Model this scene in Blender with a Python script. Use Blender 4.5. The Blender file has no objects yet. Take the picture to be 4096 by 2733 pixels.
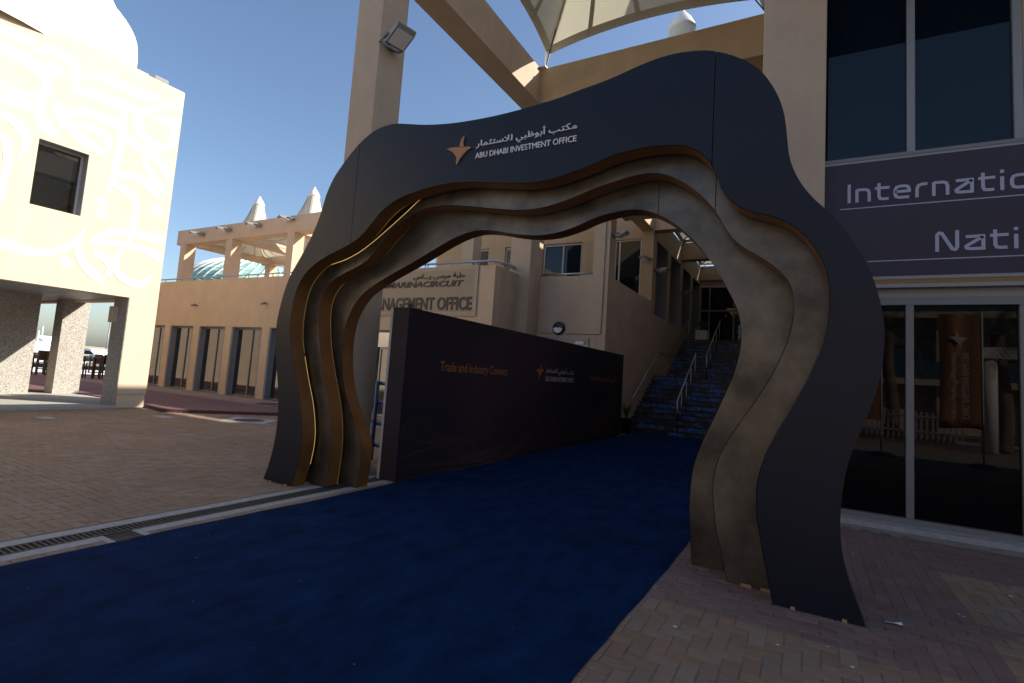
import bpy, bmesh, math, random
from mathutils import Vector, Matrix
from mathutils.geometry import tessellate_polygon
random.seed(7)
scene = bpy.context.scene
COL = scene.collection
R_ = math.radians

# ------------------------------------------------------------------ camera
F, PPX, PPY, CH = 525.0, 512.0, 328.0, 1.6          # focal length in pixels of the 1024 frame, principal point, eye height
def _ray(px, py): return Vector((px - PPX, F, -(py - PPY)))
AY = _ray(806, 396).normalized()
AX = -_ray(-434, 312); AX = (AX - AY * AX.dot(AY)).normalized()
AZ = AX.cross(AY)
def wdir(px, py):
    r = _ray(px, py); return Vector((AX.dot(r), AY.dot(r), AZ.dot(r)))
EYE = Vector((0, 0, CH))
def onY(px, py, Y): v = wdir(px, py); return EYE + v * (Y / v.y)
def onX(px, py, X): v = wdir(px, py); return EYE + v * (X / v.x)
def onZ(px, py, Z=0.0): v = wdir(px, py); return EYE + v * ((Z - CH) / v.z)
def toworld(c): return Vector((AX.dot(c), AY.dot(c), AZ.dot(c)))
def project(p):
    q = Vector(p) - EYE
    c = AX * q.x + AY * q.y + AZ * q.z
    return (PPX + c.x / c.y * F, PPY - c.z / c.y * F) if c.y > 0.05 else None
cam_d = bpy.data.cameras.new('camera'); cam = bpy.data.objects.new('camera', cam_d); COL.objects.link(cam)
cr, cf, cu = toworld(Vector((1, 0, 0))), toworld(Vector((0, 1, 0))), toworld(Vector((0, 0, 1)))
cam.matrix_world = Matrix(((cr.x, cu.x, -cf.x, 0), (cr.y, cu.y, -cf.y, 0), (cr.z, cu.z, -cf.z, CH), (0, 0, 0, 1)))
cam_d.sensor_width = 36; cam_d.lens = F / 1024 * 36
cam_d.shift_y = -(341.5 - PPY) / 1024
cam_d.clip_start = 0.05; cam_d.clip_end = 4000
scene.camera = cam

# ------------------------------------------------------------------ light
SUN = Vector((1.5, 1.0, 1.1)).normalized()
world = bpy.data.worlds.new('World'); scene.world = world; world.use_nodes = True
wn = world.node_tree.nodes; wl = world.node_tree.links
sky = wn.new('ShaderNodeTexSky'); sky.sky_type = 'NISHITA'; sky.sun_disc = False
sky.sun_elevation = math.asin(SUN.z); sky.sun_rotation = math.atan2(SUN.x, SUN.y)
sky.air_density = 1.0; sky.dust_density = 1.6; sky.ozone_density = 2.8
bg = wn['Background']; bg.inputs['Strength'].default_value = 0.11
wl.new(sky.outputs[0], bg.inputs['Color'])
sun_d = bpy.data.lights.new('sun', 'SUN'); sun_d.energy = 5.0; sun_d.angle = R_(0.5); sun_d.color = (1.0, 0.93, 0.82)
sun = bpy.data.objects.new('sun', sun_d); COL.objects.link(sun)
sun.rotation_euler = SUN.to_track_quat('Z', 'Y').to_euler()
sun.location = SUN * 60
vs = scene.view_settings
vs.view_transform = 'Standard'; vs.look = 'None'; vs.gamma = 1.0; vs.use_curve_mapping = False
vs.exposure = 0.85
scene.cycles.max_bounces = 8; scene.cycles.diffuse_bounces = 4; scene.cycles.glossy_bounces = 4
scene.cycles.use_denoising = True

# ------------------------------------------------------------------ materials
def mat(name, col, rough=0.8, metal=0.0, var=0.0, vscale=3.0, bump=0.0, bscale=60.0, ior=1.5, emit=None, estr=0.0,
        stretch=None, var2=None, rnd=0.0, spec=None, trans=0.0, streak=0.0):
    m = bpy.data.materials.new(name); m.use_nodes = True
    nt = m.node_tree; N = nt.nodes; L = nt.links; b = N['Principled BSDF']
    b.inputs['Roughness'].default_value = rough; b.inputs['Metallic'].default_value = metal; b.inputs['IOR'].default_value = ior
    if spec is not None: b.inputs['Specular IOR Level'].default_value = spec
    c4 = (*col, 1); b.inputs['Base Color'].default_value = c4
    tc = N.new('ShaderNodeTexCoord'); out = None
    vec = tc.outputs['Object']
    if stretch:
        mp = N.new('ShaderNodeMapping'); mp.inputs['Scale'].default_value = stretch; L.new(vec, mp.inputs[0]); vec = mp.outputs[0]
    if var > 0:
        n = N.new('ShaderNodeTexNoise'); n.inputs['Scale'].default_value = vscale; n.inputs['Detail'].default_value = 6; n.inputs['Roughness'].default_value = .62
        L.new(vec, n.inputs['Vector'])
        r = N.new('ShaderNodeValToRGB'); r.color_ramp.elements[0].position = .3; r.color_ramp.elements[1].position = .7
        lo = var2 if var2 else tuple(x * (1 - var) for x in col); hi = tuple(min(1, x * (1 + var * .6)) for x in col)
        r.color_ramp.elements[0].color = (*lo, 1); r.color_ramp.elements[1].color = (*hi, 1)
        L.new(n.outputs['Fac'], r.inputs[0]); out = r.outputs[0]
        rr = N.new('ShaderNodeMapRange'); rr.inputs[3].default_value = max(0.02, rough - .08); rr.inputs[4].default_value = min(1, rough + .08)
        L.new(n.outputs['Fac'], rr.inputs[0]); L.new(rr.outputs[0], b.inputs['Roughness'])
    if streak > 0:
        ms = N.new('ShaderNodeMapping'); ms.inputs['Scale'].default_value = (2.2, 2.2, .16); L.new(tc.outputs['Object'], ms.inputs[0])
        ns = N.new('ShaderNodeTexNoise'); ns.inputs['Scale'].default_value = 2.5; ns.inputs['Detail'].default_value = 7; L.new(ms.outputs[0], ns.inputs['Vector'])
        rs = N.new('ShaderNodeMapRange'); rs.inputs[1].default_value = .35; rs.inputs[2].default_value = .65; rs.inputs[3].default_value = 1 - streak; rs.inputs[4].default_value = 1.0; L.new(ns.outputs['Fac'], rs.inputs[0])
        mm = N.new('ShaderNodeMixRGB'); mm.blend_type = 'MULTIPLY'; mm.inputs[0].default_value = 1; mm.inputs[1].default_value = c4
        if out: L.new(out, mm.inputs[1])
        L.new(rs.outputs[0], mm.inputs[2]); out = mm.outputs[0]
    if rnd > 0:
        hs = N.new('ShaderNodeHueSaturation'); hs.inputs['Color'].default_value = c4
        if out: L.new(out, hs.inputs['Color'])
        if name.endswith('single'):
            src = N.new('ShaderNodeObjectInfo').outputs['Random']
        else:
            src = N.new('ShaderNodeNewGeometry').outputs['Random Per Island']
        m1 = N.new('ShaderNodeMapRange'); m1.inputs[3].default_value = 1 - rnd; m1.inputs[4].default_value = 1 + rnd
        L.new(src, m1.inputs[0]); L.new(m1.outputs[0], hs.inputs['Value'])
        wnz = N.new('ShaderNodeTexWhiteNoise'); wnz.noise_dimensions = '1D'; L.new(src, wnz.inputs['W'])
        m2 = N.new('ShaderNodeMapRange'); m2.inputs[3].default_value = .85; m2.inputs[4].default_value = 1.12
        L.new(wnz.outputs['Value'], m2.inputs[0]); L.new(m2.outputs[0], hs.inputs['Saturation'])
        out = hs.outputs[0]
    if out: L.new(out, b.inputs['Base Color'])
    if bump > 0:
        n2 = N.new('ShaderNodeTexNoise'); n2.inputs['Scale'].default_value = bscale; n2.inputs['Detail'].default_value = 5
        L.new(vec, n2.inputs['Vector'])
        bp = N.new('ShaderNodeBump'); bp.inputs['Strength'].default_value = bump; bp.inputs['Distance'].default_value = .02
        L.new(n2.outputs['Fac'], bp.inputs['Height']); L.new(bp.outputs[0], b.inputs['Normal'])
    if emit:
        b.inputs['Emission Color'].default_value = (*emit, 1); b.inputs['Emission Strength'].default_value = estr
    if trans: b.inputs['Transmission Weight'].default_value = trans
    return m

M = {}
M['plaster'] = mat('tan_plaster', (.57, .425, .30), .88, var=.10, vscale=1.3, bump=.25, bscale=45, streak=.045)
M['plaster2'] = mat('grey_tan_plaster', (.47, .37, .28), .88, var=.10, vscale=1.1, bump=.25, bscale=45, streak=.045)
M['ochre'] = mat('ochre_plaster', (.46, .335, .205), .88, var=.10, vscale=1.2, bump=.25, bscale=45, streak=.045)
M['cream'] = mat('cream_plaster', (.64, .52, .37), .88, var=.06, vscale=1.5, bump=.2, bscale=50, streak=.045)
M['whitepaint'] = mat('white_paint', (.82, .80, .74), .7, var=.05, vscale=4)
M['navy'] = mat('navy_satin', (.0072, .0108, .0205), .42, var=.18, vscale=1.4, bump=.03, bscale=30, spec=.32)
M['gold'] = mat('brushed_bronze', (.166, .148, .120), .40, metal=.88, var=.42, vscale=2.2, bump=.04, bscale=25, var2=(.068, .065, .058))
M['copper'] = mat('copper_rim', (.30, .135, .045), .38, metal=.6, var=.2, vscale=2.5)
M['black'] = mat('void_black', (.006, .006, .007), .6)
M['led'] = mat('led_strip', (.5, .3, .1), .5, emit=(1.0, .58, .14), estr=.38)
M['led2'] = mat('dim_led_strip', (.4, .22, .06), .5, emit=(1.0, .52, .12), estr=.08)
M['carpet'] = mat('blue_carpet', (.010, .035, .115), .98, var=.42, vscale=4.5, bump=1.0, bscale=420, spec=.03, stretch=(1, .55, 1))
M['wood'] = mat('shim_wood', (.42, .26, .12), .8, var=.2, vscale=20)
M['chrome'] = mat('stainless', (.52, .52, .53), .28, metal=1.0)
M['alu'] = mat('grey_aluminium', (.25, .25, .255), .45, metal=.3)
M['aluw'] = mat('pale_aluminium', (.52, .52, .52), .5, metal=.1, var=.06, vscale=4)
M['glass'] = mat('dark_glass', (.003, .008, .015), .015, ior=1.42)
M['doorglass'] = mat('dark_door_glass', (.003, .0035, .004), .015, ior=1.30)
M['doorframe'] = mat('door_frame_grey', (.19, .185, .185), .5, metal=.1, var=.06, vscale=4)
M['glassr'] = mat('tinted_reflective_glass', (.006, .008, .009), .02, ior=2.3, bump=.02, bscale=1.6)
M['reveal'] = mat('grey_reveal', (.21, .225, .25), .75, var=.08, vscale=3)
M['lettergrey'] = mat('letter_white', (.74, .75, .78), .55)
M['orange'] = mat('logo_orange', (.40, .20, .085), .5)
M['printorange'] = mat('print_orange', (.30, .10, .025), .7)
M['printwhite'] = mat('print_white', (.50, .50, .52), .7)
M['darkletter'] = mat('dark_bronze_letter', (.045, .038, .032), .55)
M['signpanel'] = mat('tan_sign_panel', (.36, .285, .20), .8, var=.05, vscale=2)
M['signframe'] = mat('tan_metal_frame', (.40, .345, .27), .5, metal=.1)
M['purple'] = mat('aubergine_panel', (.029, .021, .040), .55, var=.12, vscale=3)
M['lilac'] = mat('lilac_letter', (.40, .41, .52), .6)
M['goldtrim'] = mat('gold_trim', (.22, .135, .05), .45, metal=.4)
M['concrete'] = mat('grey_concrete', (.36, .35, .34), .9, var=.22, vscale=14, bump=.35, bscale=90)
M['slab'] = mat('pale_slab', (.40, .385, .34), .85, var=.1, vscale=3, bump=.2)
M['iron'] = mat('cast_iron_grate', (.060, .052, .046), .75, metal=.2, var=.25, vscale=30, bump=.3, bscale=150)
M['pit'] = mat('drain_pit', (.012, .011, .010), .95)
M['joint'] = mat('joint_sand', (.27, .235, .20), .95, var=.25, vscale=6, bump=.3, bscale=120)
M['ground'] = mat('sandy_ground', (.30, .235, .17), .95, var=.2, vscale=.3)
M['paver'] = mat('tan_paver', (.275, .181, .116), .86, var=.20, vscale=.8, bump=.35, bscale=160, rnd=.10)
M['paver_s'] = mat('tan_paver_single', (.245, .160, .104), .86, var=.14, vscale=9, bump=.35, bscale=160, rnd=.10)  # same brick in a darker copy, dimmer light at right put into the colour
M['redpaver'] = mat('red_paver', (.190, .116, .094), .86, var=.16, vscale=1.1, bump=.35, bscale=160, rnd=.11)
M['redpaver_s'] = mat('red_paver_single', (.185, .113, .092), .86, var=.14, vscale=9, bump=.35, bscale=160, rnd=.11)
M['reddeck'] = mat('red_deck_coating', (.175, .082, .074), .8, var=.16, vscale=.8, bump=.2, bscale=80)
M['darkred'] = mat('dark_red_kerb', (.10, .038, .036), .8, var=.15, vscale=4)
M['pinkpave'] = mat('pinkish_paving', (.33, .225, .19), .88, var=.2, vscale=5)
M['white'] = mat('white_fabric', (.80, .79, .75), .75)
M['cap'] = mat('white_metal_cap', (.75, .75, .74), .4)
M['fix'] = mat('floodlight_grey', (.25, .25, .24), .5, metal=.3, var=.15, vscale=15)
M['blue'] = mat('blue_paint', (.025, .07, .19), .4)
M['water'] = mat('marina_water', (.03, .07, .08), .08, bump=.3, bscale=3)
M['hull'] = mat('yacht_white', (.80, .81, .82), .25)
M['yglass'] = mat('yacht_glass', (.01, .014, .018), .08)
M['teak'] = mat('dark_red_wood', (.05, .02, .014), .5)
M['soil'] = mat('soil', (.05, .035, .025), .95)
M['leaf'] = mat('green_leaf', (.055, .105, .035), .6, rnd=.35)
M['palmleaf'] = mat('palm_leaf', (.095, .125, .055), .6, rnd=.35)
M['bark'] = mat('palm_bark', (.20, .145, .095), .9, var=.3, vscale=8, bump=.6, bscale=25)
M['pot'] = mat('dark_green_pot', (.012, .03, .02), .5)
M['banner'] = mat('orange_brown_banner', (.36, .145, .045), .5)
M['black_rub'] = mat('black_plastic', (.015, .016, .02), .5)
M['gridglass'] = mat('pale_green_glass', (.30, .52, .45), .4, rnd=.25)
M['fence'] = mat('dimmed_white_fence', (.34, .335, .32), .8)  # white fence greyed in colour so its sunlit reflection stays dim
M['asphalt'] = mat('asphalt', (.06, .06, .06), .9, var=.2, vscale=2)
M['shore'] = mat('far_shore', (.33, .26, .19), .95, var=.2, vscale=.05)
M['steelblue'] = mat('blue_window_glass', (.05, .10, .13), .06, ior=1.8)
M['dark'] = mat('dark_interior', (.012, .012, .012), .8)
M['tread'] = mat('dark_tread', (.018, .016, .016), .6, var=.15, vscale=4)

def fabric_mat():
    m = bpy.data.materials.new('translucent_tent_fabric'); m.use_nodes = True
    N = m.node_tree.nodes; L = m.node_tree.links; b = N['Principled BSDF']
    b.inputs['Base Color'].default_value = (.74, .72, .63, 1); b.inputs['Roughness'].default_value = .8
    t = N.new('ShaderNodeBsdfTranslucent'); t.inputs['Color'].default_value = (.62, .58, .44, 1)
    mx = N.new('ShaderNodeMixShader'); mx.inputs[0].default_value = .28
    L.new(b.outputs[0], mx.inputs[1]); L.new(t.outputs[0], mx.inputs[2]); L.new(mx.outputs[0], N['Material Output'].inputs[0])
    return m
M['fabric'] = fabric_mat()
M['seam'] = mat('tent_seam_band', (.50, .49, .40), .85)

def mosaic_mat():
    m = bpy.data.materials.new('stone_mosaic'); m.use_nodes = True
    N = m.node_tree.nodes; L = m.node_tree.links; b = N['Principled BSDF']; b.inputs['Roughness'].default_value = .55
    tc = N.new('ShaderNodeTexCoord')
    sc = N.new('ShaderNodeVectorMath'); sc.operation = 'SCALE'; sc.inputs['Scale'].default_value = 72
    L.new(tc.outputs['Object'], sc.inputs[0])
    fl = N.new('ShaderNodeVectorMath'); fl.operation = 'FLOOR'; L.new(sc.outputs[0], fl.inputs[0])
    w = N.new('ShaderNodeTexWhiteNoise'); L.new(fl.outputs[0], w.inputs['Vector'])
    r = N.new('ShaderNodeValToRGB'); r.color_ramp.interpolation = 'CONSTANT'
    cols = [(0, (.15, .13, .105)), (.12, (.27, .235, .19)), (.30, (.36, .33, .285)), (.56, (.44, .42, .375)), (.8, (.53, .515, .475)), (.94, (.30, .29, .275))]
    el = r.color_ramp.elements
    el[0].position, el[0].color = cols[0][0], (*cols[0][1], 1); el[1].position, el[1].color = cols[1][0], (*cols[1][1], 1)
    for p, c in cols[2:]:
        e = el.new(p); e.color = (*c, 1)
    L.new(w.outputs['Value'], r.inputs[0]); L.new(r.outputs[0], b.inputs['Base Color'])
    return m
M['mosaic'] = mosaic_mat()

def riser_mat():
    m = bpy.data.materials.new('stair_print'); m.use_nodes = True
    N = m.node_tree.nodes; L = m.node_tree.links; b = N['Principled BSDF']; b.inputs['Roughness'].default_value = .45
    geo = N.new('ShaderNodeNewGeometry'); mp = N.new('ShaderNodeMapping'); mp.inputs['Scale'].default_value = (1, 2.0, 1)
    L.new(geo.outputs['Position'], mp.inputs[0])
    n = N.new('ShaderNodeTexNoise'); n.inputs['Scale'].default_value = 1.9; n.inputs['Detail'].default_value = 5; L.new(mp.outputs[0], n.inputs[0])
    big = N.new('ShaderNodeValToRGB'); big.color_ramp.elements[0].position = .46; big.color_ramp.elements[1].position = .60
    L.new(n.outputs['Fac'], big.inputs[0])
    v = N.new('ShaderNodeTexVoronoi'); v.feature = 'DISTANCE_TO_EDGE'; v.inputs['Scale'].default_value = 10; L.new(mp.outputs[0], v.inputs['Vector'])
    vr = N.new('ShaderNodeValToRGB'); vr.color_ramp.elements[0].position = .02; vr.color_ramp.elements[0].color = (1, 1, 1, 1)
    vr.color_ramp.elements[1].position = .10; vr.color_ramp.elements[1].color = (.12, .12, .12, 1); L.new(v.outputs['Distance'], vr.inputs[0])
    d = N.new('ShaderNodeTexVoronoi'); d.inputs['Scale'].default_value = 10; L.new(mp.outputs[0], d.inputs['Vector'])
    dr = N.new('ShaderNodeValToRGB'); dr.color_ramp.elements[0].position = .16; dr.color_ramp.elements[0].color = (1, 1, 1, 1)
    dr.color_ramp.elements[1].position = .26; dr.color_ramp.elements[1].color = (0, 0, 0, 1); L.new(d.outputs['Distance'], dr.inputs[0])
    m1 = N.new('ShaderNodeMixRGB'); m1.blend_type = 'MULTIPLY'; m1.inputs[0].default_value = 1; L.new(big.outputs[0], m1.inputs[1]); L.new(vr.outputs[0], m1.inputs[2])
    c1 = N.new('ShaderNodeMixRGB'); c1.inputs[1].default_value = (.016, .015, .017, 1); c1.inputs[2].default_value = (.012, .22, .80, 1); L.new(m1.outputs[0], c1.inputs[0])
    m2 = N.new('ShaderNodeMixRGB'); m2.blend_type = 'MULTIPLY'; m2.inputs[0].default_value = 1; L.new(big.outputs[0], m2.inputs[1]); L.new(dr.outputs[0], m2.inputs[2])
    c2 = N.new('ShaderNodeMixRGB'); c2.inputs[2].default_value = (.16, .62, 1.0, 1); L.new(m2.outputs[0], c2.inputs[0]); L.new(c1.outputs[0], c2.inputs[1])
    n3 = N.new('ShaderNodeTexNoise'); n3.inputs['Scale'].default_value = 6; n3.inputs['Detail'].default_value = 2; n3.inputs['Distortion'].default_value = 2.5; L.new(mp.outputs[0], n3.inputs[0])
    r3 = N.new('ShaderNodeValToRGB'); e3 = r3.color_ramp.elements
    e3[0].position = .47; e3[0].color = (0, 0, 0, 1); e3[1].position = .50; e3[1].color = (1, 1, 1, 1); x3 = e3.new(.53); x3.color = (0, 0, 0, 1)
    L.new(n3.outputs['Fac'], r3.inputs[0])
    c3 = N.new('ShaderNodeMixRGB'); c3.inputs[2].default_value = (.20, .12, .055, 1); L.new(r3.outputs[0], c3.inputs[0]); L.new(c2.outputs[0], c3.inputs[1])
    L.new(c3.outputs[0], b.inputs['Base Color'])
    return m
M['riser'] = riser_mat()

def backdrop_mat():
    m = bpy.data.materials.new('backdrop_print'); m.use_nodes = True
    N = m.node_tree.nodes; L = m.node_tree.links; b = N['Principled BSDF']; b.inputs['Roughness'].default_value = .6
    b.inputs['Specular IOR Level'].default_value = .25
    tc = N.new('ShaderNodeTexCoord'); sp = N.new('ShaderNodeSeparateXYZ'); L.new(tc.outputs['Object'], sp.inputs[0])
    n = N.new('ShaderNodeTexNoise'); n.inputs['Scale'].default_value = .35; n.inputs['Detail'].default_value = 1; L.new(tc.outputs['Object'], n.inputs[0])
    r = N.new('ShaderNodeValToRGB'); r.color_ramp.elements[0].color = (.008, .009, .016, 1); r.color_ramp.elements[0].position = .42
    r.color_ramp.elements[1].color = (.030, .014, .022, 1); r.color_ramp.elements[1].position = .68
    L.new(n.outputs['Fac'], r.inputs[0]); L.new(r.outputs[0], b.inputs['Base Color'])
    return m
M['backdrop'] = backdrop_mat()
M['backdrop_end'] = mat('backdrop_end_print', (.022, .010, .016), .6, var=.85, vscale=.9, var2=(.006, .007, .016))
M['wire'] = mat('print_wireframe', (.050, .022, .014), .7)

# ------------------------------------------------------------------ mesh helpers
def chain_loc(o):
    v = Vector((0, 0, 0))
    while o is not None:
        v += o.location; o = o.parent
    return v
class MB:
    def __init__(s): s.v = []; s.f = []; s.sm = []
    def quad(s, *pts, smooth=False):
        b = len(s.v); s.v += [tuple(p) for p in pts]; s.f.append(tuple(range(b, b + len(pts)))); s.sm.append(smooth); return s
    def box(s, x0, x1, y0, y1, z0, z1, bev=0.0):
        x0, x1 = min(x0, x1), max(x0, x1); y0, y1 = min(y0, y1), max(y0, y1); z0, z1 = min(z0, z1), max(z0, z1)
        if bev <= 0:
            b = len(s.v)
            s.v += [(x0,y0,z0),(x1,y0,z0),(x1,y1,z0),(x0,y1,z0),(x0,y0,z1),(x1,y0,z1),(x1,y1,z1),(x0,y1,z1)]
            for q in ((0,3,2,1),(4,5,6,7),(0,1,5,4),(1,2,6,5),(2,3,7,6),(3,0,4,7)):
                s.f.append(tuple(b + i for i in q)); s.sm.append(False)
            return s
        bm = bmesh.new(); bmesh.ops.create_cube(bm, size=1)
        for v in bm.verts: v.co = Vector(((x0+x1)/2 + v.co.x*(x1-x0), (y0+y1)/2 + v.co.y*(y1-y0), (z0+z1)/2 + v.co.z*(z1-z0)))
        bmesh.ops.bevel(bm, geom=bm.edges[:], offset=bev, segments=2, affect='EDGES', profile=.5)
        return s.addbm(bm)
    def addbm(s, bm, smooth=False):
        b = len(s.v); bm.verts.index_update()
        s.v += [tuple(v.co) for v in bm.verts]
        for f in bm.faces: s.f.append(tuple(b + v.index for v in f.verts)); s.sm.append(smooth)
        bm.free(); return s
    def tube(s, pts, r, n=8, caps=True):
        pts = [Vector(p) for p in pts]; rs = r if isinstance(r, (list, tuple)) else [r] * len(pts)
        rings = []; prev = None
        for i, p in enumerate(pts):
            t = ((pts[min(i+1, len(pts)-1)] - p).normalized() + (p - pts[max(i-1, 0)]).normalized())
            t = t.normalized() if t.length > 1e-6 else Vector((0, 0, 1))
            if prev is None:
                a = Vector((0, 0, 1)) if abs(t.z) < .9 else Vector((1, 0, 0)); u = t.cross(a).normalized()
            else:
                u = (prev - t * prev.dot(t)); u = u.normalized() if u.length > 1e-6 else t.orthogonal().normalized()
            prev = u; w = t.cross(u); b = len(s.v); rings.append(b)
            for k in range(n):
                a = 2 * math.pi * k / n; s.v.append(tuple(p + (u * math.cos(a) + w * math.sin(a)) * rs[i]))
        for a, b in zip(rings, rings[1:]):
            for k in range(n):
                s.f.append((a + k, a + (k+1) % n, b + (k+1) % n, b + k)); s.sm.append(True)
        if caps:
            s.f.append(tuple(rings[0] + k for k in reversed(range(n)))); s.sm.append(False)
            s.f.append(tuple(rings[-1] + k for k in range(n))); s.sm.append(False)
        return s
    def lathe(s, prof, c=(0, 0, 0), n=32, smooth=True, a0=0, a1=2 * math.pi):
        rings = []; full = abs(a1 - a0 - 2 * math.pi) < 1e-6; m = n if full else n + 1
        for (r, z) in prof:
            rings.append(len(s.v))
            for k in range(m):
                a = a0 + (a1 - a0) * k / n; s.v.append((c[0] + r * math.cos(a), c[1] + r * math.sin(a), c[2] + z))
        for a, b in zip(rings, rings[1:]):
            for k in range(n):
                k2 = (k + 1) % m
                s.f.append((a + k, a + k2, b + k2, b + k)); s.sm.append(smooth)
        return s
    def prism(s, poly, fn, d0, d1):
        """poly: 2D points; fn(a, b, d) -> 3D; solid between depths d0 and d1"""
        tris = tessellate_polygon([[Vector((a, b, 0)) for a, b in poly]]); n = len(poly); b0 = len(s.v)
        s.v += [tuple(fn(a, b, d0)) for a, b in poly] + [tuple(fn(a, b, d1)) for a, b in poly]
        for t in tris:
            s.f.append(tuple(b0 + i for i in t)); s.sm.append(False); s.f.append(tuple(b0 + n + i for i in reversed(t))); s.sm.append(False)
        for i in range(n):
            j = (i + 1) % n; s.f.append((b0 + i, b0 + j, b0 + n + j, b0 + n + i)); s.sm.append(False)
        return s
    def build(s, name, m, parent=None, label=None):
        off = chain_loc(parent)
        me = bpy.data.meshes.new(name); me.from_pydata([(x - off.x, y - off.y, z - off.z) for x, y, z in s.v], [], s.f)
        me.polygons.foreach_set('use_smooth', s.sm)
        bm = bmesh.new(); bm.from_mesh(me); bmesh.ops.recalc_face_normals(bm, faces=bm.faces[:]); bm.to_mesh(me); bm.free()
        me.materials.append(M[m] if isinstance(m, str) else m); me.update()
        o = bpy.data.objects.new(name, me); COL.objects.link(o); o.parent = parent
        if label: o['label'] = label
        return o
def thing(name, label, cat, loc=(0, 0, 0), group=None, rz=0):
    o = bpy.data.objects.new(name, None); COL.objects.link(o); o.location = loc; o.rotation_euler = (0, 0, rz)
    o.empty_display_size = .2
    o['label'] = label; o['category'] = cat
    if group: o['group'] = group
    return o
def tag(o, label, cat, group=None):
    o['label'] = label; o['category'] = cat
    if group: o['group'] = group
    return o
def kind(o, k): o['kind'] = k; return o
def copy_tree(o, parent=None):
    c = o.copy(); COL.objects.link(c); c.parent = parent
    for ch in list(o.children): copy_tree(ch, c)
    return c
def B(name, m, parent, *boxes, bev=0.0):
    mb = MB()
    for b in boxes: mb.box(*b, bev=bev)
    return mb.build(name, m, parent)
def text2d(body, off=0.0, shear=0.0):
    c = bpy.data.curves.new('t', 'FONT'); c.body = body; c.resolution_u = 3; c.offset = off; c.shear = shear
    o = bpy.data.objects.new('t', c); COL.objects.link(o); bpy.context.view_layer.update()
    me = o.to_mesh(); v = [(p.co.x, p.co.y) for p in me.vertices]; f = [tuple(p.vertices) for p in me.polygons]
    o.to_mesh_clear(); bpy.data.objects.remove(o); bpy.data.curves.remove(c)
    return v, f
def place_text(name, body, m, parent, fn, a0, a1, b0, b1, depth=0.012, off=0.0, shear=0.0, d0=0.001, split=False):
    """text fitted to the rectangle a0..a1, b0..b1 of a plane; fn(a, b, d) maps to 3D with d out of the plane"""
    v, f = text2d(body, off, shear)
    x0 = min(p[0] for p in v); x1 = max(p[0] for p in v); y0 = min(p[1] for p in v); y1 = max(p[1] for p in v)
    mb = MB(); q = [(a0 + (p[0]-x0)/(x1-x0)*(a1-a0), b0 + (p[1]-y0)/(y1-y0)*(b1-b0)) for p in v]
    if not split:
        mb.v = [tuple(fn(a, b, d0 + depth)) for a, b in q]; mb.f = list(f); mb.sm = [False] * len(f)
        return kind(mb.build(name, m, parent), 'stuff')
    par = list(range(len(q)))
    def find(i):
        while par[i] != i: par[i] = par[par[i]]; i = par[i]
        return i
    for t in f:
        for k in t[1:]: par[find(k)] = find(t[0])
    groups = {}
    for t in f: groups.setdefault(find(t[0]), []).append(t)
    for fs_ in groups.values():
        mb = MB(); ids = sorted({i for t in fs_ for i in t}); ix = {i: k for k, i in enumerate(ids)}; n = len(ids)
        mb.v = [tuple(fn(*q[i], d0 + depth)) for i in ids] + [tuple(fn(*q[i], d0)) for i in ids]
        mb.f = [tuple(ix[i] for i in t) for t in fs_]; cnt = {}
        for t in mb.f:
            for i in range(len(t)):
                e = (t[i], t[(i+1) % len(t)]); cnt.setdefault((min(e), max(e)), []).append(e)
        for es in cnt.values():
            if len(es) == 1: a, b = es[0]; mb.f.append((b, a, a + n, b + n))
        mb.sm = [False] * len(mb.f); mb.build(name, m, parent)
def catmull(pts, sub=4):
    out = []; n = len(pts)
    for i in range(n - 1):
        p0, p1, p2, p3 = pts[max(i-1, 0)], pts[i], pts[i+1], pts[min(i+2, n-1)]
        for k in range(sub):
            t = k / sub
            out.append(tuple(.5 * ((2*p1[j]) + (-p0[j]+p2[j])*t + (2*p0[j]-5*p1[j]+4*p2[j]-p3[j])*t*t + (-p0[j]+3*p1[j]-3*p2[j]+p3[j])*t**3) for j in range(len(p1))))
    out.append(tuple(pts[-1])); return out
def resample(pts, step):
    pts = [Vector(p) for p in pts]; out = [pts[0]]; acc = 0.0
    for a, b in zip(pts, pts[1:]):
        L = (b - a).length; d = step - acc
        while d <= L:
            out.append(a.lerp(b, d / L)); d += step
        acc = (acc + L) % step if L else acc
    if (out[-1] - pts[-1]).length > step * .3: out.append(pts[-1])
    else: out[-1] = pts[-1]
    return out
def smooth2(pts, it=2):
    for _ in range(it):
        pts = [pts[0]] + [(pts[i-1] + pts[i] * 2 + pts[i+1]) / 4 for i in range(1, len(pts) - 1)] + [pts[-1]]
    return pts

# ------------------------------------------------------------------ the setting
kind(MB().quad((-37, -400, -.06), (900, -400, -.06), (900, 900, -.06), (-37, 900, -.06)).build('ground', 'ground'), 'structure')
kind(B('quay_wall', 'concrete', None, (-37.6, -37.0, -400, 900, -3, .0)), 'structure')
kind(MB().quad((-1500, -900, -1.1), (-37.6, -900, -1.1), (-37.6, 1500, -1.1), (-1500, 1500, -1.1)).build('water', 'water'), 'structure')
shore = MB()
for k in range(60):
    y = -400 + k * 24; h = 1.2 + random.random() * 2.2
    shore.box(-420 - random.random() * 30, -390, y, y + 26, -1.2, h)
kind(shore.build('far_shore', 'shore'), 'structure')

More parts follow.
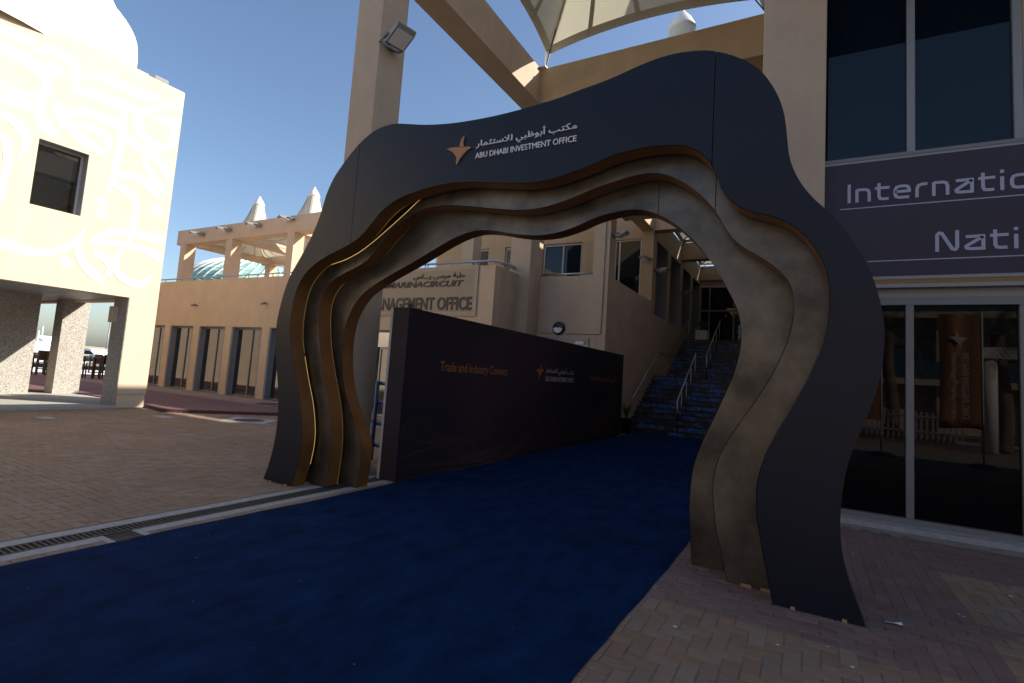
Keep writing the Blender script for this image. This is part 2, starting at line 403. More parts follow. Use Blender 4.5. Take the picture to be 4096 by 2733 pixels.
kind(MB().quad((-16.4, -6, -.007), (9, -6, -.007), (9, 8.5, -.007), (-16.4, 8.5, -.007)).build('paving_bed', 'joint'), 'structure')
paving = bpy.data.objects['paving_bed']
L0, W0 = .205, .1025
def in_deck(x, y): return x < -13.2 and y > 7.95 + max(0, (x + 15.1)) * 1.32
def region(x, y):
    if -16.35 < x < -5.60 and .6 < y < 10.6: return None if in_deck(x, y) else 'tan'
    if -5.10 < x < -4.95 and .6 < y < 5.7: return 'tan'
    if -1.12 < x < 4.2 and 1.9 < y < 8.0:
        if 4.17 < y < 5.30 and x < .32 + (y - 4.17): return 'red'
        if .32 < x < 1.12 and 4.17 < y < 8.0: return 'redv'
        if y > 6.66 and x >= 1.12: return 'red'
        if x < .32 and y >= 5.30: return 'redv' if x > -.5 else 'red'
        return 'tan'
    return None
pav = []
i0, i1, j0, j1 = int(-16.5 / W0), int(4.3 / W0), int(.5 / W0), int(10.8 / W0)
for i in range(i0, i1):
    for j in range(j0, j1):
        k = (i - j) % 4
        if k == 0: cx, cy, hor = (i + 1) * W0, (j + .5) * W0, True
        elif k == 3: cx, cy, hor = (i + .5) * W0, (j + 1) * W0, False
        else: continue
        cells = [((i + .5) * W0, (j + .5) * W0), ((i + 1.5) * W0, (j + .5) * W0) if hor else ((i + .5) * W0, (j + 1.5) * W0)]
        ins = [region(*c) == 'tan' for c in cells]
        if all(ins): pav.append((cx, cy, hor, 'tan'))
        elif ins[0]: pav.append((*cells[0], None, 'tan'))
        elif ins[1]: pav.append((*cells[1], None, 'tan'))
for j in range(int(1.9 / W0), int(8.1 / W0)):
    for i in range(-10, 24):
        cx = (i + (.5 if j % 2 else 0)) * L0; cy = (j + .5) * W0
        if region(cx, cy) == 'red': pav.append((cx, cy, True, 'red'))
for i in range(-6, 13):
    for j in range(int(1.9 / L0), int(8.1 / L0) + 1):
        cx = (i + .5) * W0; cy = (j + (.5 if i % 2 else 0)) * L0
        if region(cx, cy) == 'redv': pav.append((cx, cy, False, 'red'))
def paver_geo(mb, cx, cy, hor, z, tx, ty, gap=.0035, bev=.004):
    a, b = (L0 / 2 - gap, W0 / 2 - gap) if hor else (W0 / 2 - gap, (L0 if hor is not None else W0) / 2 - gap)
    def h(x, y): return z + x * tx + y * ty
    base = len(mb.v)
    for (sx, sy) in ((-1, -1), (1, -1), (1, 1), (-1, 1)):
        mb.v.append((cx + sx * a, cy + sy * b, -.03))
    for (sx, sy) in ((-1, -1), (1, -1), (1, 1), (-1, 1)):
        mb.v.append((cx + sx * a, cy + sy * b, h(sx * a, sy * b) - bev))
    for (sx, sy) in ((-1, -1), (1, -1), (1, 1), (-1, 1)):
        mb.v.append((cx + sx * (a - bev), cy + sy * (b - bev), h(sx * a, sy * b)))
    for lv in (0, 4):
        for q in range(4):
            mb.f.append((base + lv + q, base + lv + (q + 1) % 4, base + lv + 4 + (q + 1) % 4, base + lv + 4 + q)); mb.sm.append(False)
    mb.f.append((base + 8, base + 9, base + 10, base + 11)); mb.sm.append(False)
def paver_area(p):
    cx, cy, hor, c = p; q = project((cx, cy, 0))
    if q is None or not (-5 < q[0] < 1029 and -5 < q[1] < 690): return 0
    if -5.0 < cx < -1.08: return 0
    dep = (Vector((cx, cy, 0)) - EYE).length
    return 1.0 / dep ** 3
pav.sort(key=paver_area, reverse=True)
proto = {}
for hor in (True, False, None):
    for c in ('tan', 'red'):
        mb = MB(); paver_geo(mb, 0, 0, hor, 0, 0, 0)
        me = bpy.data.meshes.new('paver'); me.from_pydata(mb.v, [], mb.f); me.materials.append(M['paver_s' if c == 'tan' else 'redpaver_s']); me.update()
        proto[(hor, c)] = me
for (cx, cy, hor, c) in pav[:300]:
    o = bpy.data.objects.new('paver', proto[(hor, c)]); COL.objects.link(o); o.parent = paving
    o.location = (cx, cy, random.uniform(-.002, .0015)); o.rotation_euler = (random.uniform(-.012, .012), random.uniform(-.012, .012), random.uniform(-.012, .012))
rest = {'tan': MB(), 'red': MB()}
for (cx, cy, hor, c) in pav[300:]:
    paver_geo(rest[c], cx + random.uniform(-.001, .001), cy + random.uniform(-.001, .001), hor, random.uniform(-.002, .0015), random.uniform(-.012, .012), random.uniform(-.012, .012))
kind(rest['tan'].build('tan_pavers', 'paver', paving), 'stuff'); kind(rest['red'].build('red_pavers', 'redpaver', paving), 'stuff')
# litter and pale splashes on the right-hand paving
for k in range(26):
    x = random.uniform(-.9, 2.6); y = random.uniform(3.0, 7.2); r = random.uniform(.008, .022)
    pts = [(x + math.cos(a) * r * random.uniform(.5, 1.3), y + math.sin(a) * r * random.uniform(.4, 1.1), .0045) for a in [q * .785 for q in range(8)]]
    if k < 24:
        o = MB().quad(*pts).build('paint_splash', 'lettergrey', paving)

sc_ = MB(); sx_, sy_ = .58, 4.86
sc_.quad((sx_ - .06, sy_ - .01, .012), (sx_ - .01, sy_ - .015, .02), (sx_ - .012, sy_ + .012, .014), (sx_ - .05, sy_ + .03, .006))
sc_.quad((sx_ - .01, sy_ - .012, .019), (sx_ + .05, sy_ + .005, .010), (sx_ + .045, sy_ + .035, .022), (sx_ - .012, sy_ + .01, .014))
tag(sc_.build('paper_scrap', 'lettergrey'), 'crumpled white scrap of paper on the red pavers by the right arch leg', 'litter')
# plain paving beyond the pavers and the red deck
kind(MB().quad((-13.4, 8.5, -.02), (-.7, 8.5, -.02), (-.7, 17.7, -.02), (-13.4, 17.7, -.02)).build('rear_paving', 'pinkpave'), 'structure')
deck_poly = [(-36.9, -20), (-21.6, -20), (-21.6, 8.3), (-16.5, 8.25), (-15.1, 7.98), (-13.35, 10.2), (-12.9, 11.15), (-36.9, 11.3)]
kind(MB().prism(deck_poly, lambda a, b, d: (a, b, d), -.05, .09).build('red_deck', 'reddeck'), 'structure')
kind(MB().prism([(-16.45, 8.2), (-15.1, 7.93), (-13.27, 10.17), (-12.8, 11.15), (-12.93, 11.15), (-13.37, 10.21), (-15.12, 7.995), (-16.45, 8.26)], lambda a, b, d: (a, b, d), -.03, .082).build('deck_kerb', 'darkred'), 'structure')
kind(B('pale_line', 'paver', None, (-36.9, -11, 11.26, 11.75, -.03, .075)), 'structure')
kind(B('promenade', 'pinkpave', None, (-36.9, -8, 11.75, 13.7, -.03, .068)), 'structure')

# drain channel
dr = thing('drain_channel', 'long slotted iron drain in pale concrete edging left of the blue carpet', 'drain', (-5.34, 1.7, 0))
B('concrete_edge', 'concrete', dr, (-5.585, -5.45, .2, 5.9, -.05, .004)); B('concrete_edge', 'concrete', dr, (-5.235, -5.105, .2, 2.34, -.05, .004), (-5.235, -5.105, 2.68, 5.9, -.05, .004))
B('channel_pit', 'pit', dr, (-5.45, -5.235, .2, 5.9, -.0065, -.0055))
y = .48
while y < 5.6:
    g = MB(); g.box(-5.447, -5.418, y, y + .496, -.005, .006); g.box(-5.262, -5.238, y, y + .496, -.005, .006)
    for q in range(12):
        yy = y + q * .0415 + .0; g.box(-5.4178, -5.2622, yy, yy + .0175, -.005, .0055)
    g.build('grate', 'iron', dr); y += .5
sq = thing('gully_grate', 'small square iron gully grate beside the slotted drain at the carpet edge', 'drain', (-5.07, 2.5, 0))
B('frame', 'concrete', sq, (-5.2355, -4.9, 2.345, 2.40, -.02, .0035), (-5.2355, -4.9, 2.62, 2.675, -.02, .0035))
B('pit', 'pit', sq, (-5.23, -4.9, 2.40, 2.62, -.0065, -.0055))
g = MB()
for q in range(6): g.box(-5.20 + q * .05, -5.175 + q * .05, 2.405, 2.615, -.005, .005)
g.build('bars', 'iron', sq)

# manhole covers and patches
def manhole(x, y, r, s, label, z=0.0, rot=.5):
    t = thing('manhole_cover', label, 'manhole', (x, y, z), 'manhole covers in the paving')
    c, sn = math.cos(rot), math.sin(rot)
    if s: MB().prism([(x + (a * c - b * sn) * s, y + (a * sn + b * c) * s * .8) for a, b in ((-1, -1), (1, -1), (1, 1), (-1, 1))], lambda a, b, d: (a, b, d), z - .03, z + .006).build('concrete_surround', 'concrete', t)
    MB().lathe([(r, -.01), (r, .011), (r * .93, .012), (r * .92, .009), (.001, .009)], (x, y, z), 28, False).build('lid', 'iron', t)
manhole(-12.55, 8.75, .36, .62, 'dark round manhole lid in pale square surround on the tan paving')
manhole(-16.2, 11.95, .42, 0, 'round grated manhole lid on the promenade by the shop windows', .068)
manhole(-15.2, 11.6, .26, .55, 'small round lid in pale concrete patch beside the deck', .068)
B('cover_plate', 'concrete', None, (-14.75, -14.3, 5.12, 5.36, -.01, .005)); tag(bpy.data.objects['cover_plate'], 'small grey rectangular cover plate set in the tan paving', 'cover')
B('access_plate', 'concrete', None, (-14.3, -13.75, 7.28, 7.55, -.01, .005)); tag(bpy.data.objects['access_plate'], 'pale grey access plate in tan paving near the deck kerb', 'cover')

# carpet: a real sheet with a wavy edge and slight ripples
cm = MB(); NX, NY = 24, 120
def cz(u, v): return .012 + .004 * math.sin(v * 2.1 + u * 3) * math.sin(u * 5.1 + v * .7) + .003 * math.sin(v * 7.3 + 1.3 * math.sin(u * 4))
for j in range(NY + 1):
    yv = -4 + (17.72 + 4) * j / NY
    xl = -5.0 + .012 * math.sin(yv * 1.7) + .006 * math.sin(yv * 6.1); xr = -1.055 + .012 * math.sin(yv * 1.3 + 1) + .005 * math.sin(yv * 8)
    for i in range(NX + 1):
        u = i / NX; e = min(u, 1 - u); z = cz(u, yv) + .004
        if i in (0, NX): z = .004
        cm.v.append((xl + (xr - xl) * (u if i not in (0, NX) else u), yv, z))
for j in range(NY):
    for i in range(NX):
        a = j * (NX + 1) + i; cm.f.append((a, a + 1, a + NX + 2, a + NX + 1)); cm.sm.append(True)
carpet_o = tag(cm.build('carpet', 'carpet'), 'wide deep blue carpet running through the arch to the stairs', 'carpet')

lint = MB(); rl_ = random.Random(5)
for k in range(46):
    x, y, r = rl_.uniform(-4.9, -1.2), rl_.uniform(1.2, 7.5), rl_.uniform(.003, .007); a = rl_.uniform(0, 3)
    lint.quad((x - r * math.cos(a), y - r * math.sin(a), .0275), (x + r * .4 * math.sin(a), y - r * .4 * math.cos(a), .0275), (x + r * math.cos(a), y + r * math.sin(a), .0285), (x - r * .4 * math.sin(a), y + r * .4 * math.cos(a), .0275))
kind(lint.build('lint_specks', 'lettergrey', carpet_o), 'stuff')

# ------------------------------------------------------------------ the arch
S = .25
def sp(pts): return [(x * S, y * S) for x, y in pts]
OUT1 = [(1053,1915),(1076,1854),(1093,1787),(1104,1730),(1110,1675),(1113,1612),(1112,1548),(1107,1480),(1102,1410),(1101,1346),(1108,1285),(1121,1224),(1139,1160),(1163,1098),(1196,1040),(1234,970),(1267,898),(1287,840),(1306,776),(1335,712),(1364,668),(1402,617),(1440,572),(1475,540),(1510,516),(1555,499),(1587,494),(1638,496),(1702,499),(1797,494),(1893,480),(1989,461),(2084,437),(2155,417),(2240,390),(2321,359),(2400,331),(2480,298),(2544,268),(2631,233),(2720,210),(2809,201),(2861,204),(2921,219),(2979,240),(3044,283),(3091,344),(3123,407),(3140,470),(3148,540),(3158,630),(3182,695),(3217,751),(3260,800),(3302,835),(3344,874),(3386,926),(3428,989),(3470,1060),(3505,1147),(3530,1246),(3539,1337),(3533,1435),(3520,1519),(3495,1596),(3463,1681),(3428,1758),(3403,1821),(3382,1898),(3369,1982),(3361,2083),(3366,2190),(3381,2267),(3408,2358),(3439,2443),(3466,2517)]
IN1 = [(1165,1946),(1178,1902),(1190,1854),(1202,1803),(1208,1755),(1209,1717),(1206,1665),(1200,1608),(1190,1555),(1179,1495),(1168,1420),(1160,1350),(1163,1275),(1176,1195),(1198,1130),(1240,1073),(1308,1024),(1395,979),(1440,947),(1478,904),(1517,855),(1555,820),(1606,789),(1670,764),(1734,745),(1817,730),(1893,727),(1970,730),(2046,732),(2116,731),(2180,722),(2244,704),(2321,676),(2390,648),(2448,622),(2544,596),(2614,583),(2691,579),(2740,582),(2782,596),(2817,621),(2846,653),(2870,712),(2891,758),(2923,800),(2958,827),(3007,845),(3063,857),(3119,874),(3175,902),(3217,937),(3260,989),(3295,1050),(3316,1125),(3322,1205),(3314,1295),(3295,1372),(3263,1449),(3231,1519),(3189,1596),(3147,1667),(3105,1737),(3070,1807),(3042,1880),(3027,1960),(3027,2040),(3041,2145),(3064,2267),(3083,2366),(3096,2429)]
IN2 = [(1300,1944),(1307,1895),(1315,1844),(1321,1793),(1323,1742),(1322,1691),(1318,1637),(1311,1587),(1302,1538),(1292,1485),(1282,1410),(1276,1340),(1277,1235),(1293,1172),(1325,1127),(1376,1093),(1421,1071),(1472,1038),(1510,993),(1549,945),(1593,901),(1644,863),(1702,834),(1766,821),(1829,821),(1893,826),(1957,832),(2021,837),(2084,839),(2148,834),(2212,818),(2276,796),(2340,770),(2400,745),(2480,719),(2544,700),(2608,691),(2650,694),(2691,708),(2740,733),(2789,768),(2831,807),(2866,849),(2905,918),(2947,970),(2993,1000),(3040,1027),(3080,1052),(3113,1078),(3146,1111),(3167,1148),(3177,1194),(3178,1240),(3170,1300),(3150,1370),(3120,1440),(3091,1498),(3035,1589),(2979,1667),(2930,1737),(2888,1807),(2863,1870),(2853,1940),(2853,2003),(2862,2091),(2881,2190),(2900,2282),(2911,2332)]
IN3 = [(1423,1952),(1430,1914),(1438,1867),(1444,1819),(1446,1787),(1442,1760),(1433,1726),(1420,1691),(1404,1647),(1391,1608),(1380,1564),(1372,1519),(1369,1465),(1369,1400),(1376,1338),(1389,1280),(1415,1223),(1447,1180),(1475,1156),(1517,1127),(1574,1092),(1638,1057),(1702,1019),(1766,980),(1829,946),(1893,924),(1938,920),(1989,924),(2053,935),(2116,941),(2180,939),(2244,926),(2308,904),(2350,884),(2402,863),(2460,848),(2517,838),(2555,837),(2594,844),(2632,857),(2670,877),(2709,902),(2747,935),(2785,972),(2823,1018),(2862,1072),(2895,1127),(2922,1178),(2947,1228),(2960,1273),(2966,1328),(2965,1376),(2957,1425),(2938,1490),(2902,1575),(2866,1653),(2831,1723),(2803,1786),(2782,1842),(2768,1905),(2760,1982),(2757,2040),(2761,2129),(2766,2221),(2771,2271)]
Y1, Y2, Y3, DEP = 4.68, 4.94, 5.20, .20
def curve_on(pts, Y):
    q = [onY(x, y, Y) for x, y in catmull(sp(pts), 4)]
    q2 = resample([(p.x, p.z, 0) for p in q], .045)
    q2 = smooth2(q2, 2)
    q2 = [Vector((p.x, p.y)) for p in q2]
    q2[0].y = min(q2[0].y, .02); q2[-1].y = min(q2[-1].y, .02)
    return q2
def offset_curve(c, d, it=4):
    out = []
    for i, p in enumerate(c):
        t = (c[min(i+1, len(c)-1)] - c[max(i-1, 0)]).normalized(); out.append(p + Vector((-t.y, t.x)) * d)   # left of travel = outside
    return smooth2(out, it)
O1, I1, I2, I3 = curve_on(OUT1, Y1), curve_on(IN1, Y1), curve_on(IN2, Y2), curve_on(IN3, Y3)
O2 = offset_curve(I1, .07); O3 = offset_curve(I2, .10)
# where the photograph shows the second ring's lit edge standing clear of the front ring
GAPP = [onY(x * S, y * S, Y2) for x, y in [(1300,1068),(1383,1041),(1446,1006),(1510,955),(1574,898),(1638,840),(1690,788)]]
ga = [Vector((p.x, p.z)) for p in GAPP]
ia = min(range(len(O2)), key=lambda i: (O2[i] - ga[0]).length); ib = min(range(len(O2)), key=lambda i: (O2[i] - ga[-1]).length)
O2 = smooth2(O2[:ia - 2] + [Vector(q[:2]) for q in resample([(p.x, p.y, 0) for p in ga], .045)] + O2[ib + 3:], 3)
def clip_poly(poly, x, keep_less):
    out = []; n = len(poly)
    for i in range(n):
        a, b = poly[i], poly[(i+1) % n]; ina = (a.x <= x) == keep_less; inb = (b.x <= x) == keep_less
        if ina: out.append(a)
        if ina != inb: out.append(a.lerp(b, (x - a.x) / (b.x - a.x)))
    return out
arch = thing('event_arch', 'wavy three-layer portal arch, navy front with bronze inner layers and copper rims', 'arch', (-3, Y1, 0))
def cut(curve, x, zmin=1.55):
    """arc position (index + fraction) where the curve crosses the vertical seam line x above the legs"""
    for i in range(len(curve) - 1):
        p, q = curve[i], curve[i+1]
        if (p.x - x) * (q.x - x) <= 0 and p.y > zmin and p.x != q.x: return i + (x - p.x) / (q.x - p.x)
def part_of(curve, a, b):
    pick = lambda t: curve[int(t)].lerp(curve[min(int(t) + 1, len(curve) - 1)], t - int(t))
    out = [pick(a)] + [curve[i] for i in range(int(a) + 1, int(math.ceil(b)))] + [pick(b)]
    return out
def ring_panels(outer, inner, Yf, dep, seams, name, m):
    g = .0035
    so = [0] + [v for x in seams for v in (cut(outer, x - g), cut(outer, x + g))] + [len(outer) - 1]
    si = [0] + [v for x in seams for v in (cut(inner, x - g), cut(inner, x + g))] + [len(inner) - 1]
    for k in range(0, len(so), 2):
        q = part_of(outer, so[k], so[k+1]) + list(reversed(part_of(inner, si[k], si[k+1])))
        MB().prism([(p.x, p.y) for p in q], lambda u, w, d: (u, d, w), Yf, Yf + dep).build(name, m, arch)
def rim(inner, Yf, dep, name, m):
    mb = MB(); q = offset_curve(inner, -.005, 0)
    for i, p in enumerate(q): mb.v += [(p.x, Yf + .001, p.y), (p.x, Yf + dep - .001, p.y)]
    for i in range(len(q) - 1): mb.f.append((2*i, 2*i+1, 2*i+3, 2*i+2)); mb.sm.append(True)
    b = len(mb.v)
    mb.build(name, m, arch)
s1a = onY(815 * .43574, 445 * .43574, Y1).x; s1b = onY(1638 * .43574, 250 * .43574, Y1).x
ring_panels(O1, I1, Y1, DEP, [s1a, s1b], 'front_panel', 'navy'); rim(I1, Y1, DEP, 'copper_rim', 'copper')
s2a = onY(817 * .43574, 610 * .43574, Y2).x; s2b = onY(1643 * .43574, 440 * .43574, Y2).x
ring_panels(O2, I2, Y2, DEP, [s2a, s2b], 'middle_panel', 'gold'); rim(I2, Y2, DEP, 'copper_rim', 'copper')
s3a = onY(848 * .43574, 640 * .43574, Y3).x; s3b = onY(1512 * .43574, 455 * .43574, Y3).x
ring_panels(O3, I3, Y3, DEP, [s3a, s3b], 'rear_panel', 'gold'); rim(I3, Y3, DEP, 'copper_rim', 'copper')
bo = offset_curve(I1, .30); bi = offset_curve(O2, -.05)
MB().prism([(p.x, p.y) for p in bo] + [(p.x, p.y) for p in reversed(bi)], lambda u, w, d: (u, d, w), Y2 + .08, Y2 + .10).build('void_backing', 'black', arch)  # black sheet standing in for the dark void behind the front ring
def led(c, Y, off, w, lo=0, hi=None):
    mb = MB(); q = offset_curve(c, off)[lo:hi]
    for p in q: mb.v += [(p.x, Y, p.y), (p.x, Y + w, p.y)]
    for i in range(len(q) - 1): mb.f.append((2*i, 2*i+1, 2*i+3, 2*i+2)); mb.sm.append(True)
    return mb.build('light_strip', 'led', arch)
zi = [i for i, p in enumerate(I1) if p.x < -4 and .25 < p.y < 1.75]; led(I1, Y1 + DEP + .016, .012, .007, zi[0], zi[-1])
led(I1, Y1 + DEP + .016, .012, .007, zi[-1]).data.materials[0] = M['led2']; led(I2, Y2 + DEP + .016, .014, .007).data.materials[0] = M['led2']
i0_ = min(range(len(O2)), key=lambda i: (O2[i] - ga[0]).length); i1_ = min(range(len(O2)), key=lambda i: (O2[i] - ga[-1]).length)
led(O2, Y2 - .004, .006, .02, i0_, i1_)
# the logo and name on the front
def fa(x, z, d): return (x, Y1 - d, z)
zl = lambda x, y: ((1700 + x * .29787) * S, (450 + y * .29787) * S)
P = lambda x, y, Y=Y1: onY(*zl(x, y), Y)
place_text('latin_letter', 'ABU DHABI INVESTMENT OFFICE', 'lettergrey', arch, fa, P(680, 628).x, P(2036, 388).x, (P(690, 628).z + P(2030, 388).z) / 2, (P(720, 550).z + P(2035, 303).z) / 2, .014, .0, split=True)
AR1 = ''.join(reversed('\uFEE3\uFEDC\uFE98\uFE90 \uFE83\uFE91\uFEEE\uFEC7\uFE92\uFEF2 \uFEDF\uFEFC\uFEB3\uFE98\uFE9C\uFEE4\uFE8E\uFEAD'))
place_text('arabic_letter', AR1, 'lettergrey', arch, fa, P(690, 500).x, P(2043, 215).x, P(1240, 412).z, P(1655, 178).z, .014, .001, split=True)
BODY = [(305,500),(360,482),(430,473),(520,480),(560,470),(590,465),(615,470),(628,492),(600,497),(570,520),(520,575),(470,640),(435,710),(428,670),(435,610),(410,570),(370,530)]
WING = [(543,315),(520,340),(495,385),(480,430),(470,465),(537,474),(522,430),(525,380)]
bird = MB()
for poly in (BODY, WING):
    bird.prism([(P(x, y).x, P(x, y).z) for x, y in poly], lambda u, w, d: (u, d, w), Y1 - .02, Y1 - .002)
bird.build('bird_emblem', 'orange', arch)
# shims under the legs
for x in (-6.15, -5.85, -.08, .25): B('wood_shim', 'wood', arch, (x, x + .03, Y1 - .012, Y1 + .05, 0, .02))
for x in (-.45, -.30): B('wood_shim', 'wood', arch, (x, x + .08, Y2 - .01, Y2 + .03, 0, .02))

# ------------------------------------------------------------------ backdrop box
BXF, BXB, BY0, BY1, BH = -5.02, -5.33, 5.84, 16.15, 2.44
bd = thing('backdrop_wall', 'long freestanding black printed backdrop wall beside the carpet', 'backdrop', (-5.18, BY0, 0))
MB().box(BXB, BXF, BY0 + .006, BY1, .015, BH + .05).build('panel', 'backdrop', bd)
MB().box(BXB + .012, BXF - .003, BY0, BY0 + .005, .02, BH + .045).build('end_panel', 'backdrop_end', bd)
B('white_edge', 'aluw', bd, (BXB - .03, BXB + .010, BY0 - .004, BY0 + .10, .01, BH + .02))
fb = lambda y, z, d: (BXF + d, y, z)
z5 = lambda x, y: ((1400 + x * .7016) * S, (800 + y * .7016) * S)
Q = lambda x, y: onX(*z5(x, y), BXF)
place_text('slogan', 'Trade and Industry Connect', 'printorange', bd, fb, Q(515, 940).y, Q(897, 980).y, Q(700, 1000).z - .01, Q(515, 918).z, .0015, .003)
place_text('latin_name', 'ABU DHABI INVESTMENT OFFICE', 'printwhite', bd, fb, Q(1113, 1020).y, Q(1274, 1028).y, Q(1190, 1037).z, Q(1190, 1010).z, .0015, .002)
place_text('arabic_name', AR1, 'printwhite', bd, fb, Q(1115, 980).y, Q(1276, 985).y, Q(1190, 1002).z, Q(1220, 958).z, .0015, .004)
AR3 = ''.join(reversed('\uFEE3\uFEE0\uFE98\uFED8\uFEF0 \uFE8D\uFEDF\uFE98\uFEA0\uFE8E\uFEAD\uFE93 \uFEED\uFE8D\uFEDF\uFEBC\uFEE8\uFE8E\uFECB\uFE94'))
place_text('arabic_slogan', AR3, 'printorange', bd, fb, Q(1373, 1020).y, Q(1518, 1025).y, Q(1450, 1042).z, Q(1450, 1003).z, .0015, .003)
bl, br_, bt, bb = Q(1060, 975).y, Q(1105, 975).y, Q(1090, 920).z, Q(1075, 1030).z
mb = MB()
for poly in (BODY, WING):
    mb.prism([(bl + (x - 305) / 323 * (br_ - bl), bb + (710 - y) / 395 * (bt - bb)) for x, y in poly], lambda u, w, d: (BXF + d, u, w), .0008, .002)
mb.build('bird_emblem', 'printorange', bd)
mb = MB(); rows, cols = 26, 130
def mtn(y, k):
    h = .55 + .42 * math.sin(y * .9 + .3) * math.sin(y * .37 + 1) + .28 * math.sin(y * 2.1 + k * .15) * (.5 + .5 * math.sin(y * .5)) + .12 * math.sin(y * 4.3 + k * .3)
    return max(.02, h * 1.15 * (1 - k / rows) ** .8 + .04 * math.sin(k * .9 + y * 3))
for k in range(rows):
    for c in range(cols):
        ya, yb = BY0 + .05 + (9.6) * c / cols, BY0 + .05 + 9.6 * (c + 1) / cols
        za, zb = mtn(ya, k), mtn(yb, k)
        mb.quad((BXF + .0012 + k * 2e-5, ya, za), (BXF + .0012 + k * 2e-5, yb, zb), (BXF + .0012 + k * 2e-5, yb, zb + .005), (BXF + .0012 + k * 2e-5, ya, za + .005))
for c in range(0, cols, 1):
    y = BY0 + .05 + 9.6 * c / cols
    for k in range(rows - 1):
        mb.quad((BXF + .0009, y + .02 * k / rows, mtn(y, k)), (BXF + .0009, y + .005 + .02 * k / rows, mtn(y, k)), (BXF + .0009, y + .005 + .02 * k / rows, mtn(y, k + 1)), (BXF + .0009, y + .02 * k / rows, mtn(y, k + 1)))
kind(mb.build('mountain_wireframe_print', 'wire', bd), 'stuff')

# ------------------------------------------------------------------ shared fittings
def floodlight(label, pos, out, along, size=.42, tilt=.15, group='grey floodlights on the tan buildings'):
    """pos on the wall; out = unit vector away from the wall, along = unit vector sideways"""
    pos, n, t = Vector(pos), Vector(out).normalized(), Vector(along).normalized()
    th = thing('floodlight', label, 'floodlight', pos, group)
    up = Vector((0, 0, 1)); s = size
    d = (n * math.cos(tilt) + up * math.sin(tilt)).normalized(); w = d.cross(t).normalized()
    if w.z < 0: w = -w
    c = pos + n * (.22 * s + .05)
    prof = [(0, -.14), (.18, -.2), (.85, -.13), (1.0, -.03), (1.0, .05), (.12, .12), (0, .08)]
    mb = MB(); mb.prism(prof, lambda a, b, k: c + d * (a * s) + w * (b * s) + t * k, -.42 * s, .42 * s); mb.build('housing', 'fix', th)
    mb = MB(); mb.prism([(.14, -.215), (.86, -.145), (.86, -.15), (.14, -.225)], lambda a, b, k: c + d * (a * s) + w * (b * s) + t * k, -.36 * s, .36 * s); mb.build('lens', 'lettergrey', th)
    mb = MB()
    for sg in (-1, 1):
        mb.tube([pos + t * sg * .2 * s, pos + n * .1 * s + t * sg * .48 * s, c + d * .35 * s + t * sg * .46 * s], .022 * s / .42, 6)
    mb.tube([pos - t * .22 * s, pos + t * .22 * s], .03 * s / .42, 6)
    mb.build('bracket', 'fix', th)
    mb = MB(); mb.tube([pos + w * .1 * s, pos + n * .12 * s + up * .3 * s, c + d * .1 * s + w * .1 * s], .012, 5); mb.build('cable', 'black_rub', th)
    return th
def rail(name, label, pts, posts, r=.024, m='chrome', cat='handrail', group=None):
    th = thing(name, label, cat, pts[0], group)
    MB().tube(pts, r, 10).build('rail', m, th)
    for a, b in posts: MB().tube([a, b], r * .7, 8).build('post', m, th)
    return th
def frame_window(parent, name, x0, x1, z0, z1, Y, mulls=(), fw=.05, fm='alu', gm='glassr', depth=.06):
    """a framed window facing -Y as a part with frame and panes as sub-parts"""
    w = B(name, fm, parent, (x0, x0 + fw, Y, Y + depth, z0, z1), (x1 - fw, x1, Y, Y + depth, z0, z1), (x0 + fw, x1 - fw, Y, Y + depth, z0, z0 + fw), (x0 + fw, x1 - fw, Y, Y + depth, z1 - fw, z1))
    xs = [x0 + fw] + [v for mm in mulls for v in (mm - fw / 2, mm + fw / 2)] + [x1 - fw]
    for mm in mulls: B('mullion', fm, w, (mm - fw / 2, mm + fw / 2, Y - .002, Y + depth, z0 + fw, z1 - fw))
    for a, b in zip(xs[::2], xs[1::2]): MB().box(a, b, Y + depth * .55, Y + depth * .8, z0 + fw, z1 - fw).build('pane', gm, w)
    return w

# ------------------------------------------------------------------ main building on the right
mainb = thing('glazed_building', 'tan building with tall dark glazing and aubergine sign band on the right', 'building', (2, 8.6, 0))
B('wall', 'plaster2', mainb, (-.7, 24, 9.25, 15.4, 0, 12.1), (-.7, 24, 15.4, 18.3, 0, 8.5), (-.7, 24, 18.3, 36, 0, 11.0))  # rear blocks added out of view, heights set to shade the stairs
cl = onY(762, 100, 8.4).x; crr = onY(826, 100, 8.4).x
B('column', 'plaster2', mainb, (cl, crr, 8.4, 9.24, 0, 12.0), bev=.012)
X0 = crr + .002
GY = 8.63
mull_up = [1.20, 2.30]
edges = [X0] + mull_up
B('dark_room', 'dark', mainb, (X0, 8, 8.95, 9.2, .02, 9))
# upper glazing
for i, (a, b) in enumerate(zip(edges, edges[1:])):
    MB().box(a + .03, b - .03, GY, GY + .012, 4.99, 8.9).build('upper_pane', 'glass', mainb)
    B('mullion', 'alu', mainb, (b - .045, b + .045, GY - .06, GY + .05, 4.985, 8.9))
B('sill_trim', 'doorframe', mainb, (X0, 8, GY - .135, GY + .05, 4.935, 4.983)); B('sill_trim', 'alu', mainb, (X0, 8, GY - .128, GY + .05, 4.90, 4.933))
B('column', 'plaster2', mainb, (2.36, 2.9, GY - .02, GY + .3, 4.985, 8.9)); B('column', 'plaster2', mainb, (2.36, 2.9, GY - .02, GY + .3, 0, 3.0))
# sign band
sign = B('sign_band', 'purple', mainb, (X0, 8, GY - .12, GY + .05, 3.27, 4.898))
YS = GY - .12
def pL(x, y): return onY((2600 + x * .7017) * S, y * .7017 * S, YS)
B('rule_line', 'lilac', sign, (pL(1083, 1216).x, 8, YS - .004, YS - .001, 4.245, 4.258)); B('rule_line', 'lilac', sign, (pL(1240, 1508).x, 8, YS - .004, YS - .001, 3.482, 3.495))
